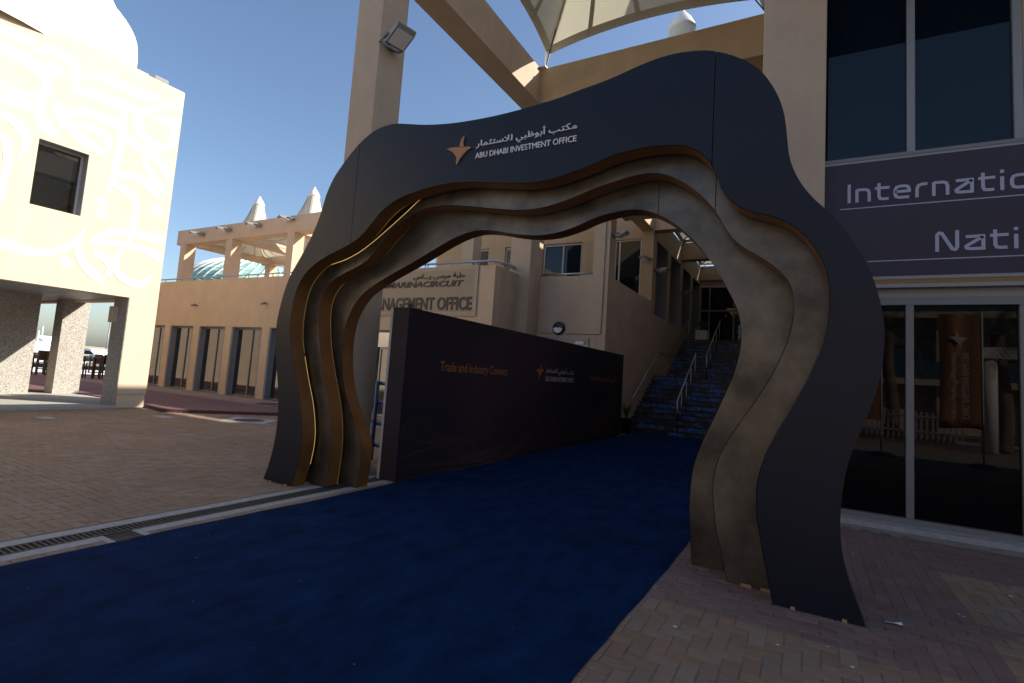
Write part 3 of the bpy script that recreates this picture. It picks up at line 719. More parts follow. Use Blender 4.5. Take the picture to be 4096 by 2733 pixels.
# wide techno lettering drawn as strokes: unit x-height 1, cap height 1.33
GL = {
 'I': (.32, [[(.16, 0), (.16, 1.36)]]),
 'n': (1.0, [[(.12, 0), (.12, .94)], [(.12, .90), (.62, .90), (.80, .82), (.86, .62), (.86, 0)]]),
 't': (.86, [[(.24, 1.26), (.24, .30), (.32, .13), (.48, .10), (.80, .10)], [(0, .90), (.86, .90)]]),
 'e': (1.04, [[(.92, .10), (.36, .10), (.18, .18), (.12, .36), (.12, .64), (.20, .84), (.38, .90), (.66, .90), (.84, .84), (.92, .66), (.92, .52), (.12, .52)]]),
 'r': (.72, [[(.12, 0), (.12, .60), (.20, .82), (.38, .90), (.70, .90)]]),
 'a': (1.06, [[(.10, .90), (.94, .90), (.94, .10), (.36, .10), (.16, .14), (.12, .26), (.22, .36), (.94, .86)]]),
 'i': (.30, [[(.14, 0), (.14, .90)], [(.14, 1.14), (.14, 1.34)]]),
 'o': (1.10, [[(.12, .5), (.12, .66), (.20, .84), (.38, .90), (.74, .90), (.92, .84), (.98, .66), (.98, .34), (.90, .16), (.74, .10), (.38, .10), (.20, .16), (.12, .34), (.12, .5)]]),
 'l': (.30, [[(.14, 0), (.14, 1.36)]]),
 'N': (1.24, [[(.12, 0), (.12, 1.10), (.22, 1.24), (.36, 1.20), (.88, .14), (1.02, .10), (1.12, .24), (1.12, 1.36)]]),
}
def stroke_poly(mb, pts, w, fn, d0, d1):
    pts = [Vector(p) for p in pts]; L, R = [], []
    for i, p in enumerate(pts):
        a = (p - pts[i-1]).normalized() if i else None; b = (pts[i+1] - p).normalized() if i < len(pts) - 1 else None
        if a is None: a = b
        if b is None: b = a
        t = (a + b).normalized() if (a + b).length > .05 else a; n = Vector((-t.y, t.x)); k = w / 2 / max(.35, n.dot(Vector((-a.y, a.x))))
        L.append(p + n * k); R.append(p - n * k)
    for i in range(len(pts) - 1):
        mb.prism([tuple(R[i]), tuple(R[i+1]), tuple(L[i+1]), tuple(L[i])], fn, d0, d1)
def techno(word, x, z, h, stretch=1.0, w=.19, gap=.20):
    for ch in word:
        adv, strokes = GL[ch]; mb = MB()
        for si, st in enumerate(strokes):
            stroke_poly(mb, st, w, lambda a, b, d, x=x: (x + a * h * stretch, YS - d, z + b * h), .001 + si * .0006, .006 + si * .0006)
        mb.build('letter', 'lilac', sign); x += (adv + gap) * h * stretch
    return x
zb = (pL(1123, 1160).z); hcap = pL(1123, 1055).z - zb
xi = pL(1120, 1160).x
h = hcap / 1.36
target = pL(2050, 1080).x                       # left edge of the 'o'
adv = sum(GL[c][0] + .2 for c in 'Internati') * h
techno('International', xi, zb, h, (target - xi) / adv)
zb2 = pL(1625, 1436).z; h2 = (pL(1625, 1325).z - zb2) / 1.30
t2 = pL(2070, 1400).x; adv2 = sum(GL[c][0] + .2 for c in 'Nat') * h2
techno('National', pL(1623, 1436).x, zb2, h2, (t2 - pL(1623, 1436).x) / adv2)
# trims under the sign and the doors
B('trim_strip', 'alu', mainb, (X0, 8, GY - .16, GY + .04, 3.225, 3.268)); B('trim_strip', 'goldtrim', mainb, (X0, 8, GY - .15, GY + .04, 3.165, 3.223)); B('trim_strip', 'alu', mainb, (X0, 8, GY - .16, GY + .04, 3.115, 3.163))
B('head_recess', 'alu', mainb, (X0, 8, GY - .03, GY + .04, 3.0, 3.113))
B('door_head', 'doorframe', mainb, (X0, 8, GY - .06, GY + .04, 2.895, 2.998))
B('door_sill', 'doorframe', mainb, (X0, 8, GY - .09, GY + .05, 0, .125)); B('threshold_step', 'concrete', mainb, (X0 - .6, 8, GY - .32, GY - .092, -.02, .055))
dm = [1.185, 2.31]
for a, b in zip([X0] + dm, dm):
    MB().box(a + .03, b - .035, GY, GY + .012, .125, 2.894).build('door_pane', 'doorglass', mainb)
for xx in dm: B('door_mullion', 'doorframe', mainb, (xx - .042, xx + .042, GY - .055, GY + .04, .126, 2.894))
OVY = GY - 3.0
OVZ = onY(1011, 21, 2 * GY - OVY).z
# overhanging roof soffit above the glazing (seen only as a reflection)
B('roof_overhang', 'dark', mainb, (crr + .05, 30, OVY, GY + .1, OVZ, OVZ + .5))
for q in range(4): MB().lathe([(.10, 0), (.10, -.02), (.07, -.022), (.06, .0), (.001, .002)], (1.2 + q * 1.1, GY - 1.2, OVZ), 20).build('downlight', 'chrome', mainb)
# unseen slab added over the staircase to shade the plaza and the left pier
roof = B('shade_roof', 'plaster2', None, (-3, 14, 13.0, 17.4, 10.32, 10.5)); tag(roof, 'added flat tan roof slab, out of view over the staircase, shading the plaza', 'roof')

# ------------------------------------------------------------------ shop building, sign wall, balcony and staircase walls
WY = 13.1
shop = thing('shop_building', 'two-storey tan building with narrow shop windows and upper terrace behind the arch', 'building', (-16, WY, 0))
SE = -28.0
B('upper_wall', 'plaster', shop, (SE, -8.1, WY, WY + .35, 2.84, 4.86))
MB().prism([(SE, WY + .351), (SE - 4.6, 17.2), (SE - 4.6, 22), (SE - 4.0, 22), (SE - 4.0, 17.4), (SE + .5, WY + .351)], lambda a, b, d: (a, b, d), 0, 4.86).build('end_wall', 'plaster', shop)
B('return_wall', 'plaster2', shop, (-8.45, -8.1, WY + .351, 15.9, 0, 4.86))
piers = [-27.65, -25.35, -23.1, -20.8, -18.4, -16.05, -13.7, -11.35]
for k, x in enumerate(piers):
    p = B('pier', 'plaster', shop, (x - .225, x + .225, WY, WY + .5, .255, 2.839)); B('plinth', 'plaster', p, (x - .218, x + .218, WY + .008, WY + .5, 0, .249))
    for sg in (-1, 1): B('reveal', 'reveal', shop, (x + sg * .226, x + sg * .30, WY + .02, WY + .30, 0, 2.835))
for a, b in zip(piers, piers[1:]):
    frame_window(shop, 'shop_window', a + .302, b - .302, .07, 2.80, WY + .20, mulls=[(a + b) / 2 + .12], fw=.055, fm='alu', gm='glassr')
    B('head_reveal', 'reveal', shop, (a + .302, b - .302, WY + .05, WY + .20, 2.802, 2.838)); B('threshold', 'aluw', shop, (a + .302, b - .302, WY + .06, WY + .20, 0, .068))
B('dark_room', 'dark', shop, (SE, -8.5, WY + .56, WY + .6, 0, 2.83))
B('terrace_slab', 'plaster2', shop, (SE - 3.9, -8.46, 17.2, 22.0, 3.6, 4.0), (SE + .5, -8.46, WY + .352, 17.2, 3.6, 4.0))
B('entrance_wall', 'plaster2', shop, (-11.1, -8.46, WY + .02, WY + .3, 0, 2.1)) if False else None
# parapet rail of the terrace
rail('terrace_rail', 'slim steel rail along the parapet of the tan shop building', [(SE, WY + .12, 5.0), (-8.25, WY + .12, 5.02), (-8.2, 15.0, 5.02)], [((x, WY + .12, 4.86), (x, WY + .12, 5.0)) for x in [SE + .2 + 1.55 * k for k in range(13)]], .03)
# entrance under the sign
ent = thing('entrance_door', 'glazed entrance with brushed steel fascia under the office sign', 'door', (-10.2, WY, 0))
B('steel_fascia', 'chrome', ent, (-12.2, -8.6, WY - .35, WY - .02, 2.25, 2.72)); frame_window(ent, 'door_leaf', -12.1, -8.7, .05, 2.24, WY - .3, mulls=[-11.2, -10.1, -9.4], fm='aluw')
# the framed office sign
sg = thing('office_sign', 'framed tan wall sign with dark raised letters above the backdrop', 'sign', (-10.5, WY, 3.3))
zs = lambda x, y: onY((1400 + x * .28694) * S, (1000 + y * .28694) * S, WY - .03)
sx1 = zs(1800, 210).x; sz1 = zs(1800, 210).z; sz0 = zs(1750, 920).z; sx0 = sx1 - 5.6
B('sign_panel', 'signpanel', sg, (sx0, sx1, WY - .03, WY - .001, sz0, sz1))
fr = MB(); e = .03
for k in range(3):
    q = k * .042; d = .018 - k * .004
    fr.box(sx0 + q, sx1 - q, WY - .03 - d, WY - .031, sz1 - q - e, sz1 - q); fr.box(sx0 + q, sx1 - q, WY - .03 - d, WY - .031, sz0 + q, sz0 + q + e)
    fr.box(sx0 + q, sx0 + q + e, WY - .03 - d, WY - .0312, sz0 + q + e, sz1 - q - e); fr.box(sx1 - q - e, sx1 - q, WY - .03 - d, WY - .0312, sz0 + q + e, sz1 - q - e)
fr.build('sign_frame', 'signframe', sg)
fs = lambda x, z, d: (x, WY - .03 - d, z)
xe, xa = zs(1690, 840).x, zs(395, 850).x
wlet = (xe - xa) / 14.35
place_text('raised_letter', 'MANAGEMENT OFFICE', 'darkletter', sg, fs, xe - (xe - xa) * 17.3 / 15.6, xe, zs(1500, 838).z, zs(1500, 652).z, .022, .022, split=True)
xt, xs_ = zs(1588, 430).x, zs(470, 545).x
place_text('raised_letter', 'YASMARINACIRCUIT', 'darkletter', sg, fs, xs_ - (xt - xs_) * .155, xt, zs(1300, 512).z, zs(1300, 428).z, .022, .024, .25, split=True)
AR2 = ''.join(reversed('\uFEA3\uFEE0\uFE92\uFE94 \uFEE3\uFEAE\uFEB3\uFEF0 \uFEF3\u0640\u0640\u0640\uFE8E\uFEB1'))
place_text('raised_letter', AR2, 'darkletter', sg, fs, zs(890, 390).x, zs(1612, 340).x, zs(1200, 405).z - .02, zs(1560, 312).z, .022, .02, split=True)

# pillars and upper storey behind the sign
bal = thing('balcony_block', 'tan block with recessed balcony windows left of the staircase', 'building', (-7, 15.25, 0))
B('pillar', 'plaster2', bal, (-8.43, -7.69, 14.5, 15.36, 0, 9.0), bev=.01)
pb = [onY(q, 250, 15.0).x for q in (462, 473)]
B('pillar', 'plaster2', bal, (pb[0], pb[1], 15.0, 15.0 + (pb[1] - pb[0]) * 1.1, 4.0, 7.6))
B('front_wall', 'plaster2', bal, (-7.688, -5.35, 15.25, 15.6, 0, 4.9)); B('corner_post', 'plaster2', bal, (-5.86, -5.35, 15.25, 15.8, 4.902, 7.738))
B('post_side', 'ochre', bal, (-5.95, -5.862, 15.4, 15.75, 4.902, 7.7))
B('side_wall', 'plaster2', bal, (-5.6, -5.35, 15.602, 20.4, 0, 4.88))
B('balcony_floor', 'plaster2', bal, (-7.69, -5.61, 15.61, 20.9, 3.9, 4.05))
B('upper_wall', 'ochre', bal, (-13.4, -7.02, 17.1, 17.4, 4.0, 4.05), (-13.4, -6.2, 17.1, 17.4, 6.52, 9.0), (-7.0, -6.2, 17.1, 17.4, 4.05, 6.519))
frame_window(bal, 'balcony_window', -8.55, -7.02, 4.1, 6.5, 17.16, mulls=[-7.76], fw=.06, fm='alu', gm='glass')
B('upper_wall', 'ochre', bal, (-9.3, -8.57, 17.1, 17.4, 4.05, 6.519), (-10.9, -10.2, 17.1, 17.4, 4.05, 6.519), (-13.4, -12.0, 17.1, 17.4, 4.05, 6.519))
frame_window(bal, 'balcony_window', -10.18, -9.32, 4.1, 6.5, 17.16, fw=.06, gm='glass'); frame_window(bal, 'balcony_window', -11.98, -10.92, 4.1, 6.5, 17.16, fw=.06, gm='glass')
rail('balcony_rail', 'short steel rail on the recessed balcony wall', [(-7.66, 15.3, 4.98), (-5.88, 15.3, 4.98)], [((x, 15.3, 4.9), (x, 15.3, 4.98)) for x in (-7.6, -6.8, -5.95)], .03)
rail('sign_wall_rail', 'bent steel rail above the office sign wall', [(-13, WY + .3, 5.06), (-8.3, WY + .3, 5.08), (-8.15, WY + .9, 5.06), (-8.15, 14.4, 5.06)], [((x, WY + .3, 4.86), (x, WY + .3, 5.06)) for x in (-11, -10, -9, -8.4)], .028)
# ochre pier with tall window behind the side parapet
B('rear_pier', 'ochre', bal, (-5.83, -5.352, 20.402, 20.9, 4.442, 7.738)); B('rear_lintel', 'ochre', bal, (-8.0, -5.832, 20.42, 20.9, 7.45, 9.0))
frame_window(bal, 'tall_window', -6.95, -5.834, 4.05, 7.448, 20.5, mulls=[-6.75], fw=.06, fm='aluw', gm='glass'); B('rear_wall', 'ochre', bal, (-9, -6.952, 20.42, 20.9, 3.9, 7.449))
# staircase side wall with four deep windows
wins = [(20.96, 22.94), (23.5, 25.54), (26.16, 28.15), (28.69, 30.78)]
swm = MB(); swm.box(-5.95, -5.35, 20.41, 31.2, 0, 4.44); swm.box(-5.95, -5.35, 20.91, 31.2, 7.47, 8.55)
ys = [20.91] + [v for w in wins for v in w] + [31.2]
for a, b in zip(ys[::2], ys[1::2]): swm.box(-5.95, -5.35, a, b, 4.44, 7.47)
swm.build('stair_wall', 'plaster2', bal)
for a, b in wins:
    w = B('stair_window', 'alu', bal, (-5.93, -5.87, a + .002, a + .07, 4.442, 7.468), (-5.93, -5.87, b - .07, b - .002, 4.442, 7.468))
    MB().box(-5.915, -5.90, a + .07, b - .07, 4.442, 7.468).build('pane', 'glass', w)
    B('reveal', 'reveal', bal, (-5.86, -5.36, b - .004, b - .0015, 4.442, 7.468))
# end wall at the top of the stairs
B('end_lintel', 'plaster2', bal, (-5.348, -.7, 31.0, 31.4, 7.42, 8.55))
ew = frame_window(bal, 'end_glazing', -5.345, -.72, 3.95, 7.40, 31.05, mulls=[-4.83, -3.55, -2.2], fw=.07, fm='alu', gm='glass')
B('transom', 'alu', ew, (-5.27, -.8, 31.03, 31.12, 5.98, 6.06))
# fire door, bulkhead light and conduit on the front wall
fd = thing('service_door', 'grey service door with closer half hidden behind the backdrop', 'door', (-6.7, 15.25, 0))
B('frame', 'alu', fd, (-7.4, -7.32, 15.2, 15.249, 0, 2.93), (-5.93, -5.86, 15.2, 15.249, 0, 2.93), (-7.32, -5.93, 15.2, 15.249, 2.85, 2.93))
B('leaf', 'aluw', fd, (-7.318, -6.63, 15.215, 15.248, .01, 2.72), (-6.62, -5.932, 15.215, 15.248, .01, 2.72)); B('transom_panel', 'alu', fd, (-7.318, -5.932, 15.22, 15.248, 2.722, 2.848)); B('door_closer', 'lettergrey', fd, (-6.28, -6.0, 15.15, 15.214, 2.72, 2.80))
bk = thing('bulkhead_light', 'round dark bulkhead wall light with half-moon lens above the service door', 'wall light', (-6.89, 15.25, 3.21))
def ly(mb, prof, c, n=32):
    m2 = MB().lathe(prof, (0, 0, 0), n); b = len(mb.v); mb.v += [(c[0] + x, c[1] - z, c[2] + y) for x, y, z in m2.v]; mb.f += [tuple(b + i for i in f) for f in m2.f]; mb.sm += m2.sm; return mb
ly(MB(), [(.21, 0), (.215, .05), (.18, .10), (.10, .115), (.001, .118)], (-6.89, 15.249, 3.21)).build('housing', 'black_rub', bk)
MB().prism([(-6.89 + .15 * math.cos(a), 3.20 + .14 * math.sin(a)) for a in [math.pi + q * math.pi / 14 for q in range(15)]] + [(-6.82, 3.235), (-6.89, 3.215), (-6.96, 3.235)], lambda a, b, d: (a, d, b), 15.122, 15.145).build('lens', 'lettergrey', bk)
pp = thing('wall_conduit', 'thin tan conduit pipe bending along the balcony wall', 'pipe', (-5.5, 15.2, 3.06))
MB().tube([(-7.62, 15.22, 3.35), (-7.62, 15.22, 3.14), (-7.55, 15.22, 3.07), (-5.55, 15.22, 3.06), (-5.50, 15.22, 3.10), (-5.50, 15.22, 7.6)], .022, 8).build('pipe', 'plaster2', pp)
for z in (4.0, 5.0, 6.0): B('clip', 'plaster2', pp, (-5.54, -5.46, 15.19, 15.249, z, z + .03))

# ------------------------------------------------------------------ staircase
st = thing('staircase', 'broad staircase with blue patterned risers and dark treads leading up', 'stairs', (-3, 17.7, 0))
RZ, TR = .1667, .3155; SX0, SX1 = -5.348, -.702
yy, zz = 17.72, 0.0; steps = []
for k in range(24):
    if k == 12: yy = 23.42
    B('riser', 'riser', st, (SX0 + .02, SX1, yy, yy + .03, zz + .002, zz + RZ - .032))
    nxt = yy + TR if k not in (11, 23) else (23.45 if k == 11 else 31.0)
    B('tread', 'tread', st, (SX0 + .02, SX1, yy - .018, nxt + .03, zz + RZ - .030, zz + RZ))
    steps.append((yy, zz + RZ)); zz += RZ; yy += TR
pr = MB()
prof = [(17.73, -.02)]
for (y_, z_) in steps: prof += [(y_ + .031, prof[-1][1]), (y_ + .031, z_ - .031)]
prof += [(31, prof[-1][1]), (31, -.02)]
pr.prism(prof, lambda a, b, d: (d, a, b), SX0 + .03, SX1 - .01); pr.build('stringer', 'tread', st)
for (y_, z_) in [(17.9, .55), (19.3, 1.3), (20.4, 1.8), (21.9, 2.4), (23.0, 2.4), (24.2, 2.95), (25.6, 3.7), (27.0, 4.4)]:
    bl_ = B('step_light', 'alu', st, (-5.349, -5.335, y_, y_ + .14, z_, z_ + .1))
rail('wall_handrail', 'cranked steel handrail fixed to the wall left of the stairs', [(-5.24, 18.07, 1.11), (-5.24, 21.5, 3.0), (-5.24, 23.55, 3.0), (-5.24, 27.4, 4.98)], [((-5.24, 27.45, 3.99), (-5.24, 27.42, 4.98))] + [((-5.34, y_, z_ - .06), (-5.24, y_, z_)) for y_, z_ in ((18.8, 1.5), (20.2, 2.27), (22.3, 3.0), (24.8, 3.64), (26.2, 4.36))], .026)
XR = -3.62
rail('centre_handrail', 'lower steel handrail on posts in the middle of the stairs', [(XR, 17.3 + .45, .17), (XR, 17.55, 1.16), (XR, 20.5, 2.9)], [((XR, y_, z_), (XR, y_, z_ + .97)) for y_, z_ in ((18.2, .5), (18.95, .85), (19.7, 1.34), (20.45, 1.84))], .026)
rail('upper_centre_handrail', 'upper steel handrail on posts in the middle of the stairs', [(XR, 23.0, 2.0), (XR, 23.0, 3.05), (XR, 26.6, 4.95)], [((XR, y_, z_), (XR, y_, z_ + .97)) for y_, z_ in ((23.9, 2.5), (24.7, 2.95), (25.5, 3.4), (26.4, 3.85))], .026)

# plants
def leafy(mb, c, n, h, spread, w, rnd, droop=.35):
    for k in range(n):
        a = rnd.uniform(0, 6.283); sp_ = spread * rnd.uniform(.3, 1); hh = h * rnd.uniform(.6, 1.1); ww = w * rnd.uniform(.7, 1.2)
        pts = []
        for q in range(6):
            t = q / 5; r = sp_ * t ** 1.3; z = hh * (t - droop * t ** 3)
            pts.append(Vector((c[0] + math.cos(a) * r, c[1] + math.sin(a) * r, c[2] + z)))
        sd = Vector((-math.sin(a), math.cos(a), 0))
        b = len(mb.v)
        for q, p in enumerate(pts):
            wd = ww * (1 - (q / 5) ** 2) * (.5 + .5 * min(1, q / 2 + .3)); mb.v += [tuple(p - sd * wd), tuple(p + sd * wd)]
        for q in range(5): mb.f.append((b + 2*q, b + 2*q + 1, b + 2*q + 3, b + 2*q + 2)); mb.sm.append(True)
def plant(name, label, c, pot, h, spread, n, w=.012, seed=1):
    t = thing(name, label, 'plant', c); rnd = random.Random(seed)
    if pot[0] == 'round':
        MB().lathe([(.001, 0), (pot[1] * .75, 0), (pot[1], pot[2]), (pot[1] * 1.06, pot[2]), (pot[1] * 1.06, pot[2] - .04), (pot[1] * .9, pot[2] - .02), (.001, pot[2] - .03)], c, 24).build('pot', 'pot', t)
    else:
        B('planter_box', pot[3], t, (c[0] - pot[1], c[0] + pot[1], c[1] - pot[1] * 1.6, c[1] + pot[1] * 1.6, c[2], c[2] + pot[2]), bev=.01)
    mb = MB(); leafy(mb, (c[0], c[1], c[2] + pot[2] - .02), n, h, spread, w, rnd); mb.build('leaves', 'leaf', t)
plant('potted_plant', 'dark green pot with grassy plant at the foot of the stairs', (-5.13, 17.1, 0), ('round', .2, .48), .75, .38, 70, seed=2)
plant('box_planter', 'white box planter with spiky plant at the top of the stairs', (-4.75, 28.6, 3.99), ('box', .28, .62, 'whitepaint'), .85, .6, 80, .03, seed=3)
plant('carpet_plant', 'green bladed plant beside the carpet behind the right arch leg', (-.92, 6.4, 0), ('round', .15, .25), .75, .34, 70, seed=4)

# ------------------------------------------------------------------ pergolas and tents
BZ0, BZ1 = 7.74, 8.55
def pergola_beams(parent, m, *boxes):
    for b in boxes: B('beam', m, parent, b)
# over the shop terrace
pg = thing('terrace_pergola', 'tan concrete pergola of posts and beams on the shop terrace', 'pergola', (-26, 16.15, 4))
px_ = [(-31.0, -30.5), (-26.7, -26.2), (-21.85, -21.35), (-17.0, -16.5)]
FYa, FYb, RYa, RYb = 16.15, 16.75, 21.5, 22.0
B('beam', 'plaster', pg, (-31.4, -12.5, FYa - .01, FYb, BZ0, BZ1)); B('beam', 'plaster', pg, (-31.4, -12.5, RYa, RYb, BZ0, BZ1))
for a, b in px_:
    B('post', 'plaster', pg, (a, b, FYa, FYb - .02, 4.0, BZ0 - .002)); B('post', 'plaster', pg, (a, b, RYa + .02, RYb, 4.0, BZ0 - .002))
    B('beam', 'plaster', pg, (a - .02, b + .02, FYb + .001, RYa - .001, BZ0 + .01, BZ1 - .01))
# tall pergola in front of the stairs
tp = thing('tall_pergola', 'tall tan pillar and deep beams behind the top of the arch', 'pergola', (-6.2, 5.7, 0))
k0 = 5.7
TXl, TXc = -1.14565 * k0, -1.0494 * k0
TYb = TXc / -.95291
B('pillar', 'plaster2', tp, (TXl, TXc, k0, TYb, 0, 9.6), bev=.008)
ct = onX((1300 + 1350 * .638) * S, 428 * .638 * S, TXc); cb_ = onX((1300 + 1350 * .638) * S, 655 * .638 * S, TXc)
TZ1, TZ0, TYi = ct.z, cb_.z, (ct.y + cb_.y) / 2
bm_ = MB(); nb = 30
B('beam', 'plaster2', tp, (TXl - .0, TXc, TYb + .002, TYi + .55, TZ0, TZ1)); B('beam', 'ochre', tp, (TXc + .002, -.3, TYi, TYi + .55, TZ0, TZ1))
B('beam', 'plaster2', tp, (TXc + .002, 3.0, k0, k0 + .55, TZ0 + 1.4, TZ1 + 1.4)) if False else None
B('anchor_plate', 'lettergrey', tp, (TXc - .28, TXc + .16, TYi - .12, TYi + .2, TZ1 + .002, TZ1 + .03))
# stair beams
sb = thing('stair_pergola', 'tan cross beams spanning above the staircase', 'pergola', (-3, 20.4, BZ0))
for y_ in (20.4, 25.65, 30.85): B('beam', 'plaster2', sb, (-5.348, -.3, y_, y_ + .5, BZ0, BZ1))
B('beam', 'plaster2', sb, (-5.348, -.71, 16.15, 16.65, 7.0, BZ1))  # extra deep beam, added to cast the rear edge of the sunlit strip
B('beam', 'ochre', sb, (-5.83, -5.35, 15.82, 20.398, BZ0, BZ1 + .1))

def tent(name, label, cx, cy, hx, hy, zlow, zpeak, inward=.22, rise=.12, capr=.36, ns=14, nq=16, pw=1.7, group='white peaked tents over the terraces', cable=None, detail=True, lin=.35):
    t = thing(name, label, 'tent', (cx, cy, zlow), group)
    cor = [Vector((cx - hx, cy - hy, zlow)), Vector((cx + hx, cy - hy, zlow)), Vector((cx + hx, cy + hy, zlow)), Vector((cx - hx, cy + hy, zlow))]
    ctr = Vector((cx, cy, 0)); edge = []
    for k in range(4):
        a, b = cor[k], cor[(k+1) % 4]
        for q in range(nq):
            u = q / nq; p = a.lerp(b, u); s4 = 4 * u * (1 - u)
            mid = (a + b) / 2; inn = Vector((cx - mid.x, cy - mid.y, 0)); p = p + inn * (inward * s4 / 1.0) + Vector((0, 0, rise * s4)); edge.append(p)
    n = len(edge); mb = MB()
    def surf(i, s):
        e = edge[i % n]; d = Vector((e.x - cx, e.y - cy, 0)); ang = d.normalized(); rp = capr
        r = rp + (d.length - rp) * (1 - s) ** 1.0
        z = e.z + (zpeak - e.z) * (lin * s + (1 - lin) * s ** (pw * 2))
        return Vector((cx, cy, 0)) + ang * r + Vector((0, 0, z))
    for j in range(ns + 1):
        for i in range(n): mb.v.append(tuple(surf(i, j / ns)))
    for j in range(ns):
        for i in range(n):
            a = j * n + i; b = j * n + (i + 1) % n; mb.f.append((a, b, b + n, a + n)); mb.sm.append(True)
    mb.build('membrane', 'fabric', t)
    if detail:
        dn = Vector((0, 0, -.012)); sm = MB()
        for i in range(0, n, nq // 4):
            for j in range(ns):
                p, q = surf(i, j / ns), surf(i, (j + 1) / ns); tn = Vector((-(p.y - cy), p.x - cx, 0)).normalized() * .055
                sm.quad(p - tn + dn, p + tn + dn, q + tn + dn, q - tn + dn, smooth=True)
        for i in range(n):
            p, q = surf(i, .002), surf(i + 1, .002); p2, q2 = surf(i, .075), surf(i + 1, .075)
            sm.quad(p + dn * 1.6, q + dn * 1.6, q2 + dn * 1.6, p2 + dn * 1.6, smooth=True)
        sm.build('seam_bands', 'seam', t)
    eb = MB()
    eb.tube(edge + [edge[0]], .03, 6, False); eb.build('edge_cable', 'seam', t)
    MB().lathe([(capr * 1.0, -.5), (capr, 0), (capr * 1.12, .02), (capr * 1.12, .05), (capr * .75, .28), (capr * .28, .46), (.05, .5), (.05, .56), (.001, .58)], (cx, cy, zpeak - .02), 24).build('cap', 'cap', t)
    for k, c in enumerate(cor):
        dirv = Vector((c.x - cx, c.y - cy, 0)).normalized()
        an = c + dirv * .16 + Vector((0, 0, -.30))
        mbx = MB(); mbx.tube([c - dirv * .12 + Vector((0, 0, .06)), c + dirv * .03, an], [.10, .06, .025], 10); mbx.tube([an + Vector((0, 0, -.12)), an + Vector((0, 0, .1))], .035, 8); mbx.build('corner_fitting', 'cap', t)
        MB().tube([an, Vector((cx, cy, zpeak - 1.2)) * .86 + an * .14], .014, 5).build('stay_cable', 'black_rub', t)
    MB().tube([(cx, cy, zpeak - 1.6), (cx, cy, zpeak)], .06, 10).build('mast', 'cap', t)
    return t
tent('canopy_tent', 'white peaked tent over the left bay of the shop terrace', -28.75, 19.1, 2.3, 2.5, 8.15, 10.75, inward=.3, rise=-.1, lin=.0, pw=1.9, capr=.29)
tent('canopy_tent', 'white peaked tent over the second bay of the shop terrace', -23.95, 19.1, 2.4, 2.5, 8.15, 10.75, inward=.3, rise=-.1, lin=.0, pw=1.9, capr=.29)
tipA = onY(547.5, 60, TYi + .1)
B_ = onY(762, 1, TYi + .1)
thx = (B_.x - tipA.x) / 2; tcx = (B_.x + tipA.x) / 2
tent('canopy_tent', 'large cream tent corner stretched above the pillar beam over the arch', tcx, TYi - 2.7, thx - .02, 2.75, tipA.z + .12, tipA.z + 3.6, inward=.13, rise=.0, nq=24, ns=18)
tent('canopy_tent', 'white tent over the upper flight of the staircase', -3.05, 28.3, 2.35, 2.6, 8.65, 10.6, inward=.03, rise=0)
tent('canopy_tent', 'white tent over the middle of the staircase', -3.05, 23.1, 2.35, 2.55, 8.65, 10.6, inward=.03, rise=0)
vc = onY(682, 33, 12.9)
tent('canopy_tent', 'distant tent whose white cap peeks above the ochre beam', vc.x, vc.y, .9, .9, vc.z - 1.5, vc.z + .1, capr=.31, detail=False, lin=.1)

# floodlights
zf = lambda x, y: ((700 + x * .28694) * S, (750 + y * .28694) * S)
for lab, (x, y) in zip(('floodlight nearest the left end of the terrace beam', 'second floodlight from the left on the terrace beam', 'third floodlight from the left on the terrace beam', 'fourth floodlight on the terrace beam beside the arch'), ((405, 660), (775, 600), (1190, 540), (1650, 450))):
    p = onY(*zf(x, y), FYa - .01); floodlight('grey ' + lab, p, (-.35, -1, 0), (1, -.35, 0), .52, .02)
p = onX(100.5 * 4 * .25 * 1.0 if False else (1300 + 395 * .638) * S, 300 * .638 * S, TXc); floodlight('large grey floodlight on the side of the tall pillar', p, (1, -.25, 0), (.25, 1, 0), .40, .35)
zm = lambda x, y: ((2000 + x * .38298) * S, (800 + y * .38298) * S)
p = onX(*zm(1185, 375), -5.35); floodlight('grey floodlight on the corner post beside the tall window', (-5.35, p.y, p.z), (1, -.1, 0), (.1, 1, 0), .36, .25)
p = onY(*zm(1560, 625), 20.4); floodlight('grey floodlight on the ochre pier beside the tall window', p, (-.5, -1, 0), (1, -.5, 0), .34, .2)
p = onX(*zm(1615, 740), -5.35); floodlight('grey floodlight between the pier and first staircase window', (-5.35, p.y, p.z), (1, -.1, 0), (.1, 1, 0), .42, .12)
p = onX(*zm(1895, 970), -5.35); floodlight('grey floodlight between the second and third staircase windows', (-5.35, p.y, p.z), (1, -.1, 0), (.1, 1, 0), .45, .08)
for lab, x, y in (('left', 1236, 504), ('right', 1675, 494)):
    p = onY(x * .6378 * S, (900 + y * .6378) * S, WY)
    t = thing('security_camera', lab + ' of two small grey cameras on the shop wall', 'camera', p, 'small cameras on the shop wall')
    MB().tube([p, p + Vector((0, -.12, 0))], .03, 8).build('stem', 'fix', t); MB().tube([p + Vector((-.14, -.16, -.02)), p + Vector((.06, -.13, .02))], .045, 10).build('body', 'fix', t)

